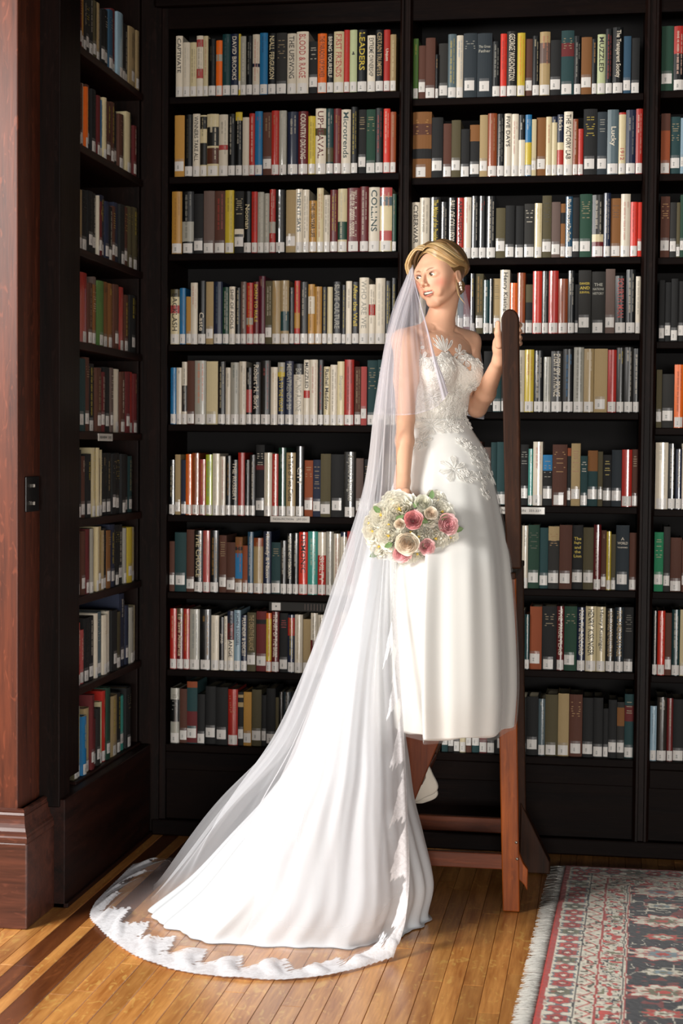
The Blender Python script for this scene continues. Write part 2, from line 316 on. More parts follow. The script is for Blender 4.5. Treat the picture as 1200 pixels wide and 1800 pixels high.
# crops of the shelves: origin x, origin y, scale; then the books as  x,top,colour,lettering colour,title,bands
A = 5.7143
ROWS = [
(1,0,295,40,A,"80,135,W,k,CAPTIVATE|150,200,W,G,~|222,200,C,k,~|288,133,W,k,~,170-245-p;465-560-p|355,135,C,p,~|405,165,K,n,~|483,180,O,y,~,320-388-G|547,118,T,h,~|630,115,b,W,!DAVID BROOKS|708,110,Y,,|728,138,G,W,~|785,135,K,G,~|850,120,W,R,~,412-448-b|922,105,B,b,~|1003,110,K,C,!NIALL FERGUSON|1088,105,k,s,=|1194"),
(1,0,495,40,A,"55,112,W,k,THE UPSWING|148,93,W,p,BLOOD & RAGE|270,185,K,W,=|360,112,O,S,THE PARADOX OF POWER|452,115,K,W,BRING YOURSELF|522,92,C,p,FIRST FRIENDS|625,75,R,p,~|682,75,c,k,+|757,75,K,Y,LEADERS|858,130,W,k,EXTREME OWNERSHIP|940,75,K,s,CERTAIN TRUMPETS|1023,73,R,W,Unjust|1088,120,s,C,~|1148"),
(1,1,295,180,A,"68,133,y,,|168,125,K,n,~|250,118,W,k,WINNERS TAKE ALL|323,130,C,k,~,145-270-k;410-630-k|393,120,C,W,~,250-440-k;460-620-S|512,125,W,k,~,430-480-p|603,118,K,W,~|678,100,K,W,~,100-185-Y|748,152,W,,|816,112,R,W,~|873,92,B,R,~|950,98,S,s,~|1040,85,R,s,~|1116,85,G,W,~|1192"),
(1,1,495,180,A,"58,97,b,W,~|166,93,r,W,COUNTRY DRIVING|265,140,Y,k,~|338,65,W,r,UPHEAVAL,262-335-n|445,65,T,W,~,455-600-n|520,65,r,y,~|597,75,W,T,Microtrends|693,48,K,Y,~|763,70,K,s,=|845,68,N,s,=|938,60,K,R,~|1020,65,q,W,~|1088,97,v,s,~|1147"),
(1,2,290,320,A,"68,98,y,u,~|172,98,K,G,~,400-600-G|290,120,K,,|385,90,P,,|497,90,S,R,~|603,85,Y,n,~|692,90,K,C,=,470-555-W|790,95,K,C,!Noonan|868,98,R,k,~|928,102,G,W,~|994,115,G,W,~|1048,75,R,W,~,400-515-G|1110,80,k,n,~|1205"),
(1,2,495,320,A,"38,78,s,,|140,72,W,h,THEN IT SAYS|208,78,W,k,~|275,188,y,k,THE 100-YEAR LIFE|352,62,C,R,~|420,132,W,k,~|485,80,r,Y,~|563,70,C,G,~,400-580-N|656,62,r,W,Within the Plantation Household|783,48,r,W,~|873,55,W,T,!COLLINS|983,58,C,p,~,58-145-p;150-240-h;490-590-p|1108,120,N,s,~|1150"),
(1,3,290,480,A,"55,165,C,k,BACKLASH,165-240-n;325-405-p|146,152,B,h,~|207,235,y,,|257,98,W,R,~|328,80,K,W,Caste|411,88,s,,|487,88,b,h,~|578,142,N,W,~|643,137,W,k,SHIP OF FOOLS|704,148,K,C,~|760,88,P,W,~|817,98,R,Y,~,450-520-G|885,88,r,Y,BORN TO RULE|942,32,m,s,~|1006,80,n,W,~|1075,78,s,y,~|1160"),
(1,3,490,480,A,"17,75,s,W,~,385-580-T|102,145,K,W,~|155,78,R,Y,~,400-555-y|212,90,k,W,~|293,113,y,T,~,235-410-W|360,137,y,S,~|432,140,K,Y,~|485,140,C,,|539,88,K,G,SLAVE CULTURE|630,120,K,Y,~|672,82,W,k,~|732,90,K,Y,After the Wall|806,47,W,G,WHO ARE WE|902,115,W,k,~,315-425-R|968,52,W,G,~|1067,80,K,Y,~|1130,50,K,Y,~|1180"),
(1,4,290,620,A,"55,150,B,b,~|113,150,W,k,~|169,92,W,k,~,330-590-k|222,82,S,,|298,80,G,O,~|412,87,C,,|530,90,K,C,~|607,150,W,k,~|658,98,G,T,~|744,88,W,k,~|814,150,K,W,~,370-600-p|873,95,K,W,!Robert H. Bork|960,80,k,p,~|1060,145,W,y,~|1130,98,b,Y,POWER TO THE PEOPLE,98-195-G;195-240-Y|1202"),
(1,4,480,620,A,"118,85,b,G,MEGATRENDS 20|204,112,W,G,BOWLING ALONE,112-220-k|306,72,W,k,MUZZLED,380-455-R|367,70,W,p,~|447,72,K,R,~|506,140,C,k,!Rachel Maddow|572,122,W,k,~|642,88,C,G,Shoptimism|714,70,R,k,~|811,140,S,s,~|881,140,p,,|940,75,T,s,=|1043,70,T,W,=|1112,100,k,s,~|1180,100,b,G,~|1232"),
(1,5,290,775,A,"40,190,K,C,~|100,137,s,,|155,190,b,,|207,133,O,y,~|271,122,v,y,~|348,185,p,Y,~|409,137,g,B,~|476,127,W,G,~|550,155,W,p,~|607,150,K,y,~|664,190,K,W,THE RUSSERT|732,118,R,,|800,190,K,G,~|850,140,k,W,~|907,40,K,W,=,245-290-r|995,118,W,c,~|1075,130,R,W,~|1137"),
(1,5,470,775,A,"110,68,N,G,~|187,118,s,k,A Tale of Two Cities|282,55,K,W,CITY|366,195,v,s,=|453,190,b,s,=|532,130,n,,|636,135,K,,|768,110,k,G,Anyone's Daughter|887,175,P,,|963,185,K,s,=|1035,120,K,,|1100,130,k,,|1180,130,n,,|1280"),
(1,6,290,920,A,"38,180,S,,|91,90,T,,|210,62,S,,|292,72,K,C,THE CHOICE|381,72,p,s,~|450,70,K,y,~|538,120,S,s,=|613,190,S,,|702,137,u,R,~,235-270-k;300-555-B|776,222,v,,|828,85,d,W,~|888,145,v,s,~,230-600-s|985,80,b,W,!Kennedy & Nixon|1067,190,T,s,=|1158"),
(1,6,450,920,A,"243,172,k,W,~|308,100,K,W,A REPUBLIC NOT A DEMOCRACY|367,97,K,W,~|429,87,q,k,DEMONIC|518,80,t,W,~|619,87,R,W,GUILTY,87-320-W|701,82,G,W,~|777,102,W,R,~|847,87,W,G,~,87-135-b|912,80,R,,|990,100,k,,|1070,90,W,,|1150,100,S,,|1230,95,K,,|1320,100,b,,|1400"),
(1,7,290,1055,A,"50,82,R,C,~|117,80,r,C,To Save America,80-190-n|184,85,R,Y,~|247,88,G,h,~|348,90,K,y,~|462,150,W,G,~|542,170,K,W,JIHAD|592,160,W,k,~|625,108,W,k,REAL CHANGE,108-230-b;230-398-r|692,98,L,b,!JOHN STOSSEL|760,150,b,W,PLUNDER & DECEIT|824,122,n,s,THE CREATIVE BALANCE|912,112,r,,,195-240-K|1014,128,O,y,~,185-605-Y|1069,115,r,W,THE ART OF THE BRIBE|1146"),
(1,7,430,1055,A,"348,130,K,R,=|432,145,b,Y,~,175-355-R|502,143,W,s,~|583,190,s,,|661,128,W,k,~,400-600-r|734,145,W,k,~|800,110,k,,|880,130,R,,|960,120,C,,|1050,120,K,,|1150"),
(1,8,290,1190,5.0,"48,95,G,K,=,195-390-K|125,105,S,,|190,38,T,,,38-92-v;300-575-r|283,150,K,,|351,82,K,,|442,88,K,,|553,105,R,s,=|640,130,K,,,155-180-s;222-262-s|689,130,y,,|760,110,n,,|846,160,K,,|888,100,K,,|969,180,n,,|998,130,K,G,~|1040,130,j,G,~|1110,120,K,,|1200,130,S,,|1290"),
(2,0,715,40,A,"55,162,o,Y,~|115,230,S,,|187,155,S,,|285,320,K,y,~|316,205,k,,|411,118,h,Y,~|497,130,W,B,~|565,110,j,G,=|703,110,j,G,=The Great/Father|856,190,K,G,~|937,113,q,k,~|1002,90,k,W,!GEORGE WASHINGTON|1107,105,Y,O,~|1186"),
(2,0,920,40,A,"14,160,S,,|88,135,K,C,~|160,95,s,p,~,205-410-P|266,175,K,,|375,80,T,s,=,205-340-r|506,135,K,G,~|577,148,u,,|685,165,K,y,~|738,120,c,k,MUZZLED|822,65,K,R,~|893,50,K,W,The Transparent Society|1000,135,d,,|1078,150,K,,|1165"),
(2,1,715,185,A,"45,70,u,y,=,190-300-S;440-540-K|248,125,K,,|362,185,S,,|446,152,n,,|540,240,K,,|628,195,K,,,195-360-u|729,100,s,,|810,85,v,s,~|903,90,K,G,~|977,87,W,k,FIVE DAYS|1049,90,W,R,~|1120,100,W,G,~,100-350-K|1188"),
(2,1,920,185,A,"15,97,B,W,~,375-600-Y|80,142,C,,|127,122,u,,|222,118,C,p,~|281,115,C,G,~,115-175-b|336,95,b,W,Hicks,375-450-C;450-630-R|402,67,W,k,THE VICTORY LAB|493,140,v,W,~|546,238,R,,|598,40,K,Y,=|738,68,j,G,=|838,48,h,W,Lucky|953,75,C,p,1912,75-95-R|1025,50,b,G,~|1125,38,R,W,~|1195"),
(2,2,715,330,A,"50,148,W,k,CYBERWAR|128,103,W,k,~|228,98,k,Y,The Making of the President|337,145,K,W,~|411,103,K,W,BALL OF COLLUSION|499,103,R,k,ARMAGEDDON|570,98,W,R,~|645,85,K,W,~|721,85,K,R,~|796,88,K,W,~|892,205,n,,|988,180,K,,|1080,180,K,,|1172"),
(2,2,920,330,A,"4,160,k,W,=|109,157,C,Y,~|184,80,n,k,=|279,145,P,,|369,160,u,,,250-360-K|419,90,d,W,Black Africa and De Gaulle|491,100,K,,|560,65,N,s,=|686,75,k,W,~,470-545-C;545-700-r|803,55,b,W,~|872,105,u,k,=|974,65,W,R,~|1071,145,q,r,~|1143,145,q,,|1195"),
(2,3,810,465,10.0,"-860,160,S,G,~|-740,120,W,k,~|-620,150,K,,|-500,140,S,,|-380,160,G,,|-260,150,K,,|-150,140,W,,|-60,150,h,,|40,360,r,,|158,160,K,Y,~|245,160,n,y,~|390,275,T,W,~|497,250,K,W,~|560,245,s,n,=|683,97,W,k,!Henry Kissinger|858,325,O,v,~|985,148,v,s,~|1128"),
(2,3,920,465,A,"18,200,K,,,200-380-n;560-640-n|90,68,q,v,~|184,68,k,G,~|250,65,R,v,~|348,145,v,S,~|443,62,K,W,~|513,200,K,,|547,58,k,Y,=DANGER/AND/SURVIVAL|677,70,k,G,=THE/NATIONS/HISTORY|820,45,P,,|917,115,K,p,FOURTH MAN|1027,52,K,W,~|1123,120,W,k,~|1193"),
(2,4,910,600,5.4545,"-330,95,K,,|-240,90,T,Y,=|-160,95,k,,|-60,85,W,k,~|63,80,Y,R,~|152,90,K,W,~|245,150,G,h,~|315,95,k,W,EVERY SPY A PRINCE|430,75,K,B,~|533,58,G,k,~|630,72,s,W,~|728,72,s,,|858,82,R,r,~|943,62,k,Y,~|1018,58,k,W,~|1103,70,K,W,~|1178"),
(2,5,900,765,5.217,"-60,100,s,,|10,85,K,,|70,85,K,G,=|146,125,t,W,~|189,60,W,R,~|278,180,K,G,=,180-325-B|366,85,S,y,=|503,118,K,,,118-190-v;485-580-v|538,75,s,v,=|624,190,T,W,=|690,140,T,,,140-330-u|783,150,n,,|830,180,K,Y,=|910,135,j,,|1003,132,R,,|1097,130,S,s,=|1163"),
(2,6,900,905,5.217,"-60,100,T,,|-10,100,K,,|88,98,W,T,~|144,92,N,n,=|248,118,T,,|328,105,k,y,=,105-235-s|430,92,S,,|548,95,K,Y,=The/Eagle/and/the/Lion|648,115,n,,|745,90,r,W,~|813,142,S,u,~|862,152,Y,k,~|905,178,n,,|948,95,j,W,=A/WORLD/TRANSFORMED|1072,165,S,,|1145"),
(2,7,900,1050,5.217,"30,120,K,,|114,155,T,W,~|158,85,v,,|271,80,K,s,=|407,80,r,W,THE TRUE FLAG|475,80,N,s,=|592,90,b,W,FOR THE RECORD|670,80,C,k,!HENRY KISSINGER|770,85,C,k,!Henry Kissinger|854,100,k,s,INEVITABLE REVOLUTIONS|937,90,j,s,THE AMERICAN AGE|1022,90,K,n,=|1110"),
(2,8,900,1205,5.217,"-645,160,T,,|-588,160,k,,|-535,160,K,,|-480,160,C,,|-425,160,S,,|-372,160,T,,|-300,160,r,,|-230,160,k,,|-160,150,K,,|0,120,j,,|60,110,K,,|130,100,K,,|238,120,h,W,~|300,80,n,,|417,72,s,,|520,80,S,y,=|643,110,K,,|742,110,K,,|832,210,K,,|880,130,K,,|958,150,k,,,200-370-u|1028,80,T,s,=,185-330-r|1113"),
(3,0,1120,0,2.0,"84,93,N,,|127,93,R,W,~,190-320-K|165"),(3,1,1120,0,2.0,"82,400,v,,,400-460-S|115,410,T,s,=|151,415,L,,|167"),(3,2,1120,0,2.0,"81,690,S,y,=|114,712,k,,|137,712,n,,|150,685,N,,|166"),
(3,3,1120,0,2.0,"76,985,K,,|96,992,K,,|118,980,K,,|142,988,K,,|166"),(3,4,1120,0,2.0,"66,1300,n,,|86,1315,k,,|129,1282,O,k,~|161"),
(3,5,1120,700,2.571,"80,200,W,G,~|138,205,K,W,~|172,230,b,W,~|200,205,W,,|215"),(3,6,1120,700,2.571,"75,605,e,s,=|117,580,k,,|148,630,S,,|200,640,S,,|215"),
(3,7,1120,700,2.571,"67,960,K,W,~|90,960,q,W,~|124,970,S,,|154,955,T,W,~|191,955,C,,|212"),(3,8,1120,700,2.571,"55,1390,L,h,~|86,1350,k,W,~|132,1355,r,s,~|160,1360,K,,|210"),
]
LEFT = [
(0,100,0,5.4545,"225,-60,r|245,-60,y|272,-40,k|300,0,k|340,-30,k|378,10,n|412,30,s|440,100,K|478,95,K|515,100,d|552,90,r|585,130,L|640,225,K|672,240,K|705,270,s|765,300,s|795,350,W|838"),
(1,100,0,5.4545,"218,790,k|245,800,S|262,800,W|282,835,O|303,815,S|340,860,K|375,870,k|405,920,r|432,940,C|445,960,B|462,940,C|490,980,S|530,985,S|567,1070,K|600,1100,S|640,1100,K|668,1080,C|708,1105,T|740,1210,r|768"),
(2,100,320,5.4545,"205,75,K|228,75,s|257,80,K|300,90,K|350,110,N|372,110,k|402,130,W|413,190,r|440,130,b|480,190,b|515,240,K|545,235,S|575,200,b|612,220,K|655,240,S|690,240,n|735,250,n|785"),
(3,100,320,5.4545,"200,855,W|212,910,K|233,870,R|305,970,S|345,985,u|377,910,P|405,950,o|465,960,u|515,975,u|560,985,S|607,1010,K|622,1010,R|667,1085,S|712,1090,K|770"),
(4,100,600,5.4545,"187,165,T|280,155,S|325,215,K|385,255,S|430,295,r|465,250,K|518,255,P|545,270,K|572,268,W|622,295,S|665,295,r|705,295,R|750,315,r|824"),
(5,100,600,5.4545,"175,1190,v|210,1040,K|265,1100,S|300,1080,K|342,1020,C|385,1020,C|410,1120,P|427,1040,C|460,1070,K|500,1070,K|545,1080,K|585,1070,K|625,1080,K|665,1085,K|705,1100,T|748"),
(6,100,900,3.6,"110,130,r|125,130,S|147,140,h|165,120,S|190,108,r|210,105,G|233,105,s|252,80,C|268,80,s|283,115,s|302,100,K|320,115,u|343,70,b|375,80,K|402,80,k|432,100,G|448,95,Y|480,95,C|506"),
(7,100,900,3.6,"115,690,k|138,700,R|155,740,k|168,745,p|190,670,K|222,660,K|252,640,W|268,630,h|300,650,W|328,625,W|350,620,K|385,630,n|412,510,b|445,590,b|462,600,G|488,590,C|515"),
(8,100,900,3.6,"117,1240,n|145,1230,G|163,1290,B|190,1240,s|222,1155,r|240,1310,r|264,1240,k|285,1200,C|303,1130,R|325,1110,N|348,1160,s|390,1140,K|412,1160,t|440,1110,K|470"),
]
M_CLOTH = colattr('cloth_binding', rough=.75, bump=.35, bscale=900, grain=.22)
M_GLOSS = colattr('laminated_jacket', rough=.32, coat=.75, bscale=60, grain=.06)
M_PRINT = colattr('printed_ink', rough=.5, grain=0)
M_STICK = colattr('call_number_sticker', rough=.45, coat=.25, grain=.03)
M_PAGES = simple('page_edges', (176, 164, 138), .85, bump=.3, bscale=900)
_tc = {}
def text_mesh(s, align='CENTER'):
    """flat lettering: vertices normalised to height 1, centred; returns verts (n,2), faces, width"""
    if s in _tc: return _tc[s]
    c = bpy.data.curves.new('t', 'FONT'); c.body = s; c.size = 1; c.resolution_u = 2; c.align_x = 'LEFT'; c.offset = .012
    o = bpy.data.objects.new('t', c); COL.objects.link(o); dg = bpy.context.evaluated_depsgraph_get()
    me = bpy.data.meshes.new_from_object(o.evaluated_get(dg))
    v = np.array([p.co[:2] for p in me.vertices]).reshape(-1, 2); f = [tuple(p.vertices) for p in me.polygons]
    bpy.data.objects.remove(o); bpy.data.curves.remove(c); bpy.data.meshes.remove(me)
    lo, hi = v.min(0), v.max(0); v = (v-(lo+hi)/2)/(hi[1]-lo[1]); _tc[s] = (v, f, v[:, 0].max()-v[:, 0].min()); return _tc[s]
def frame(kind, x, z, plane):
    """maps (u across the spine, v up, n outwards) to the world"""
    if kind == 'back': return lambda u, v, n: (x+u, plane-n, z+v)
    return lambda u, v, n: (plane+n, x+u, z+v)
def spine_offset(u, wd, bulge): t = 2*u/wd; return bulge*(1-t*t)
def make_book(fr, wd, h, col, tcol, title, bands, depth, glossy, rnd, side):
    """returns (cover MB, pages MB-or-None, print MB, sticker MB); u is measured from the middle of the spine"""
    c = LP_[col]; jit = rnd.uniform(.88, 1.1); c = tuple(min(1, v*jit) for v in c)
    bulge = min(.006, wd*(.16 if glossy else .10)); ns = 6
    us = [wd*(-.5+i/ns) for i in range(ns+1)]
    zs = sorted({0, h}|{max(0, min(h, z)) for z0, z1, _ in bands for z in (z0, z1)})
    cov = MB(); V = []; 
    for z in zs:
        for u in us: V.append(fr(u*.985, z, spine_offset(u, wd, bulge)))
    Fc = []; Cc = []
    for i in range(len(zs)-1):
        zm = (zs[i]+zs[i+1])/2; cc = c
        for z0, z1, k in bands:
            if z0 <= zm <= z1: cc = LP_[k]
        for k in range(ns): a = i*(ns+1)+k; Fc.append((a, a+1, a+ns+2, a+ns+1)); Cc.append(cc)
    cov.add(V, Fc, Cc)
    hw = wd/2*.985; th = .0025; z0, z1 = 0, h
    for s in (-1, 1):                                   # the two boards
        a, b_ = s*hw, s*(hw-th)
        P = [fr(a, z0, 0), fr(b_, z0, 0), fr(b_, z1, 0), fr(a, z1, 0), fr(a, z0, -depth), fr(b_, z0, -depth), fr(b_, z1, -depth), fr(a, z1, -depth)]
        cov.add(P, [(0,3,7,4), (1,5,6,2), (3,2,6,7), (0,4,5,1), (4,7,6,5)], c)
    cov.add([fr(-hw, h, 0)]+[fr(u*.985, h, spine_offset(u, wd, bulge)) for u in us[1:-1]]+[fr(hw, h, 0), fr(hw, h, -.004), fr(-hw, h, -.004)], [tuple(range(len(us)+2))], c)
    iw = hw-th; pz = h-.004                              # the page block
    P = [fr(-iw, .003, -.003), fr(iw, .003, -.003), fr(iw, pz, -.003), fr(-iw, pz, -.003), fr(-iw, .003, -depth+.004), fr(iw, .003, -depth+.004), fr(iw, pz, -depth+.004), fr(-iw, pz, -depth+.004)]
    pg = MB(); pg.add(P, [(3,2,6,7), (4,7,6,5)], (.5, .45, .34))
    st = MB(); lw = min(wd*.9, .036); lh = .0365 if wd > .017 else .034
    lz = .0025 if glossy else rnd.choice([.003, .004, .012, .022, .026])
    lw0 = -wd*.5+.03*wd if not glossy else -lw/2
    lw0 = max(-wd/2*.95, -lw/2-(0 if glossy else rnd.uniform(0, .1)*wd)); q = [lw0+lw*i/4 for i in range(5)]; e = .0005
    st.add([fr(u, lz, spine_offset(u, wd, bulge)+e) for u in q]+[fr(u, lz+lh, spine_offset(u, wd, bulge)+e) for u in q], [(i, i+1, i+6, i+5) for i in range(4)], (.60, .575, .54))
    if not glossy:                                       # yellowed tape above the sticker
        st.add([fr(u, lz+lh, spine_offset(u, wd, bulge)+e*.6) for u in q]+[fr(u, lz+lh+.010, spine_offset(u, wd, bulge)+e*.6) for u in q], [(i, i+1, i+6, i+5) for i in range(4)], tuple(v*.7+.05 for v in c))
    uc = lw0+lw*.38                                      # the small printed call number
    for k in range(3):
        ww = lw*rnd.uniform(.10, .2); zz = lz+lh*(.50-.13*k)
        st.add([fr(uc-ww/2, zz, spine_offset(uc, wd, bulge)+2*e), fr(uc+ww/2, zz, spine_offset(uc, wd, bulge)+2*e), fr(uc+ww/2, zz+.0022, spine_offset(uc, wd, bulge)+2*e), fr(uc-ww/2, zz+.0022, spine_offset(uc, wd, bulge)+2*e)], [(0,1,2,3)], (.03, .05, .05))
    pr = MB(); tc = LP_.get(tcol, c); t0 = lz+lh+.012; t1 = h-.010; L_ = t1-t0
    off = .0013
    def quad(u0, u1, v0, v1, cc):
        pr.add([fr(u0, v0, spine_offset(u0, wd, bulge)+off), fr(u1, v0, spine_offset(u1, wd, bulge)+off), fr(u1, v1, spine_offset(u1, wd, bulge)+off), fr(u0, v1, spine_offset(u0, wd, bulge)+off)], [(0,1,2,3)], cc)
    ttl = title.lstrip('!')
    if ttl == '~':
        dim = tuple(.55*a+.45*b_ for a, b_ in zip(tc, c))
        for colx, hgt in ((-.12, .22), (.22, .12)) if wd > .022 else ((0, .3),):
            z = t1-rnd.uniform(0, .02)
            while z > t0+rnd.uniform(.0, .04):
                for _ in range(rnd.randint(4, 11)):
                    ln = rnd.uniform(.0010, .0026); 
                    if z-ln < t0: break
                    g = hgt*wd*rnd.uniform(.3, .5); quad(wd*colx-g, wd*colx+g, z-ln, z, dim); z -= ln+.0009
                z -= .0035
                if rnd.random() < .12: break
    elif ttl.startswith('='):
        ls = [s for s in ttl[1:].split('/') if s]
        if ls:
            z = h*.86; lh_ = min(.012, wd*.34)
            for s in ls:
                v, f, wt = text_mesh(s); sx = min(lh_, wd*.78/wt); z -= lh_*1.35
                pr.add([fr(p[0]*sx, z+p[1]*min(lh_*.9, sx*1.3), spine_offset(p[0]*sx, wd, bulge)+off) for p in v], f, tc)
        else:
            z = h*.88
            for i in range(rnd.randint(4, 7)):
                ww = wd*rnd.uniform(.22, .38); quad(-ww, ww, z-.0028, z, tuple(.6*a+.4*b_ for a, b_ in zip(tc, c))); z -= rnd.choice([.008, .009, .016])
    elif ttl == '+':
        quad(-wd*.18, wd*.18, h*.60, h*.62, tc); quad(-wd*.08, wd*.08, h*.62, h*.65, tc)
    elif ttl:
        v, f, wt = text_mesh(ttl); th_ = wd*.56; tot = min(L_*.96, wt*th_*1.25); sx = tot/wt; zc = t1-tot/2
        if wt*th_*1.25 < L_*.6: zc = t0+L_*.5 if ttl not in ('LEADERS', 'CAPTIVATE', 'Caste', 'BACKLASH') else t0+tot/2
        if bands: zc = t0+tot/2 if bands[0][1] > h*.8 else t1-tot/2; 
        pr.add([fr(p[1]*th_, zc-p[0]*sx, spine_offset(p[1]*th_, wd, bulge)+off) for p in v], f, tc)
    return cov, pg, pr, st
HID = {(2,4), (2,5), (2,6), (2,7), (2,8)}   # rows whose left end is behind the bride: counted from the right
books = []          # every book: dict(area, frame, ...)
for bay, rw, ox, oy, s, data in ROWS:
    toks = data.split('|'); zr = (Z1, Z2, Z3)[bay-1][rw]
    xs = [float(t.split(',')[0])/s+ox for t in toks]
    ybot = {1: [171,311,446,605,745,905,1042,1178,1306], 2: [168,310,455,587,727,891,1037,1180,1331], 3: [160,306,452,600,752,895,1040,1187,1338]}[bay][rw]
    for i, t in enumerate(toks[:-1]):
        p = (t.split(',')+['']*6)[:6]; yt = float(p[1])/s+oy; ym = (yt+ybot)/2
        xa = atY(xs[i], ym, BACK_Y+.012)[0]; xb = atY(xs[i+1], ym, BACK_Y+.012)[0]
        rr = random.Random(int(xs[i]*31+ybot)); xb = min(xb, BX[bay-1][1]+.0) ; xa = max(xa, BX[bay-1][0]+.001)
        if xb-xa < .006: continue
        zt = lambda y: float(atY(xs[i], y, BACK_Y+.012)[2])-zr
        h = max(.12, min(.275, zt(yt)))
        h = min(h, ([3.1]+[Zv-.032 for Zv in (Z1, Z2, Z3)[bay-1]])[rw]-zr-.004)
        bands = []
        for q in (p[5].split(';') if p[5] else []):
            a_, b_, k = q.split('-'); bands.append((min(h, zt(float(b_)/s+oy)), min(h, zt(float(a_)/s+oy)), k))
        gl = bool(p[4]) and not p[4].startswith('=') and p[2] not in 'unS' or p[2] in 'WCGRO' and rr.random() < .6
        books.append(dict(bay=bay, row=rw, x=(xa+xb)/2, w=(xb-xa)-.0008, h=h, z=zr, col=p[2], tcol=p[3] or 'W', title=p[4], bands=bands, gl=gl, back=True,
                          inset=0 if gl else rr.choice([0, .003, .008]), seed=int(xs[i]*31+ybot), vis=(xb-xa)*h))
for rw, ox, oy, s, data in LEFT:
    toks = data.split('|'); xs = [float(t.split(',')[0])/s+ox for t in toks]; zr = ZL[rw]
    for i, t in enumerate(toks[:-1]):
        p = t.split(','); yt = float(p[1])/s+oy
        ya = atX(xs[i], yt, -1.75)[1]; yb = atX(xs[i+1], yt, -1.75)[1]
        ya, yb = max(ya, 5.17), min(yb, 5.925)
        if yb-ya < .006: continue
        h = float(atX((xs[i]+xs[i+1])/2, yt, -1.75)[2])-zr; h = max(.15, min(h, ([3.2]+[v-.032 for v in ZL])[rw]-zr-.004, .30))
        rr = random.Random(i*7+rw)
        books.append(dict(bay=0, row=rw, x=(ya+yb)/2, w=(yb-ya)-.001, h=h, z=zr, col=p[2], tcol=rr.choice('WYks'), title=rr.choice(['~', '~', '', '=']), bands=[], gl=p[2] in 'WCGRBOL',
                          back=False, inset=rr.choice([0, .004, .010]), seed=i*97+rw, vis=(yb-ya)*h*.28))
tot = {}
for bk in books: tot[(bk['bay'], bk['row'])] = tot.get((bk['bay'], bk['row']), 0)+1
shown = len(books)
for bay in (1, 2):                                   # what stands behind the bride
    for rw in range(9):
        rb = [q for q in books[:shown] if q['bay'] == bay and q['row'] == rw]
        lo = min(q['x']-q['w']/2 for q in rb); hi = max(q['x']+q['w']/2 for q in rb)
        for a_, b_ in ((BX[bay-1][0]+.002, lo), (hi, BX[bay-1][1]-.012)):
            rr = random.Random(bay*100+rw)
            if b_-a_ < .06: continue
            while a_ < b_-.02:
                wd = rr.uniform(.02, .034); wd = min(wd, b_-a_)
                books.append(dict(bay=bay, row=rw, x=a_+wd/2, w=wd-.001, h=rr.uniform(.19, .235), z=(Z1, Z2)[bay-1][rw], col=rr.choice('KkSnTPrbs'), tcol='s', title='', bands=[], gl=False, back=True, inset=.004, seed=int(a_*9999), vis=0)); a_ += wd
order = sorted(range(len(books)), key=lambda i: -books[i]['vis']); single = set(order[:300])
ORD = ['first','second','third','fourth','fifth','sixth','seventh','eighth','ninth','tenth','eleventh','twelfth','thirteenth','fourteenth','fifteenth','sixteenth','seventeenth','eighteenth','nineteenth','twentieth',
 'twenty-first','twenty-second','twenty-third','twenty-fourth','twenty-fifth','twenty-sixth','twenty-seventh','twenty-eighth','twenty-ninth','thirtieth','thirty-first','thirty-second','thirty-third','thirty-fourth','thirty-fifth','thirty-sixth']
SH = ['top', 'second', 'third', 'fourth', 'fifth', 'sixth', 'seventh', 'eighth', 'bottom']
BAYN = {0: 'left-wall bookcase', 1: 'left bay', 2: 'middle bay', 3: 'right bay'}
rest = MB(); cnt = {}
for i, bk in enumerate(books):
    key = (bk['bay'], bk['row']); cnt[key] = cnt.get(key, 0)+1; rr = random.Random(bk['seed'])
    base = (bk['x'], BACK_Y+.012+bk['inset'], bk['z']) if bk['back'] else (-1.752-bk['inset'], bk['x'], bk['z'])
    solo = i in single
    o3 = (0, 0, 0) if solo else base
    fr = (lambda u, v, n, o3=o3: (o3[0]+u, o3[1]-n, o3[2]+v)) if bk['back'] else (lambda u, v, n, o3=o3: (o3[0]+n, o3[1]+u, o3[2]+v))
    cov, pg, pr, st = make_book(fr, bk['w'], bk['h'], bk['col'], bk['tcol'], bk['title'], bk['bands'], rr.uniform(.14, .175), bk['gl'], rr, 1)
    if solo:
        for mb in (pg,): cov.add(mb.v, mb.f, mb.c, 1)
        me = cov.mesh('book', [M_GLOSS if bk['gl'] else M_CLOTH, M_PAGES]); o = link('book', me); o.location = base
        t = bk['title']; cn = PALN[bk['col']]; rn = SH[bk['row']]
        rt = key in HID
        pos = '%s from %s on %s shelf, %s' % (ORD[tot[key]-cnt[key] if rt else cnt[key]-1], 'right' if rt else 'left', rn, BAYN[bk['bay']])
        if t and t[0] not in '!~=+' and len(t.split()) <= 4: lb = '%s book lettered %s, %s' % (cn, t, pos)
        else: lb = '%s %s book, %s' % ('wide' if bk['w'] > .034 else ('slim' if bk['w'] < .022 else 'tall' if bk['h'] > .238 else 'short' if bk['h'] < .2 else 'plain'), cn, pos)
        tag(o, lb, 'book', 'books on the %s shelf of the %s' % (rn, BAYN[bk['bay']]))
        if st.v:
            c_ = link('call_number_label', st.mesh('call_number_label', M_STICK)); c_.parent = o
        if pr.v:
            c_ = link('title_lettering', pr.mesh('title_lettering', M_PRINT)); c_.parent = o
    else:
        g = 0 if bk['gl'] else 1
        for mb, mi in ((cov, g), (pg, 2), (pr, 3), (st, 4)): rest.add(mb.v, mb.f, mb.c, mi)
tag(rest.build('books', [M_GLOSS, M_CLOTH, M_PAGES, M_PRINT, M_STICK]), 'slimmer books standing among the others and all along the left wall bookcase', 'books', kind='stuff')
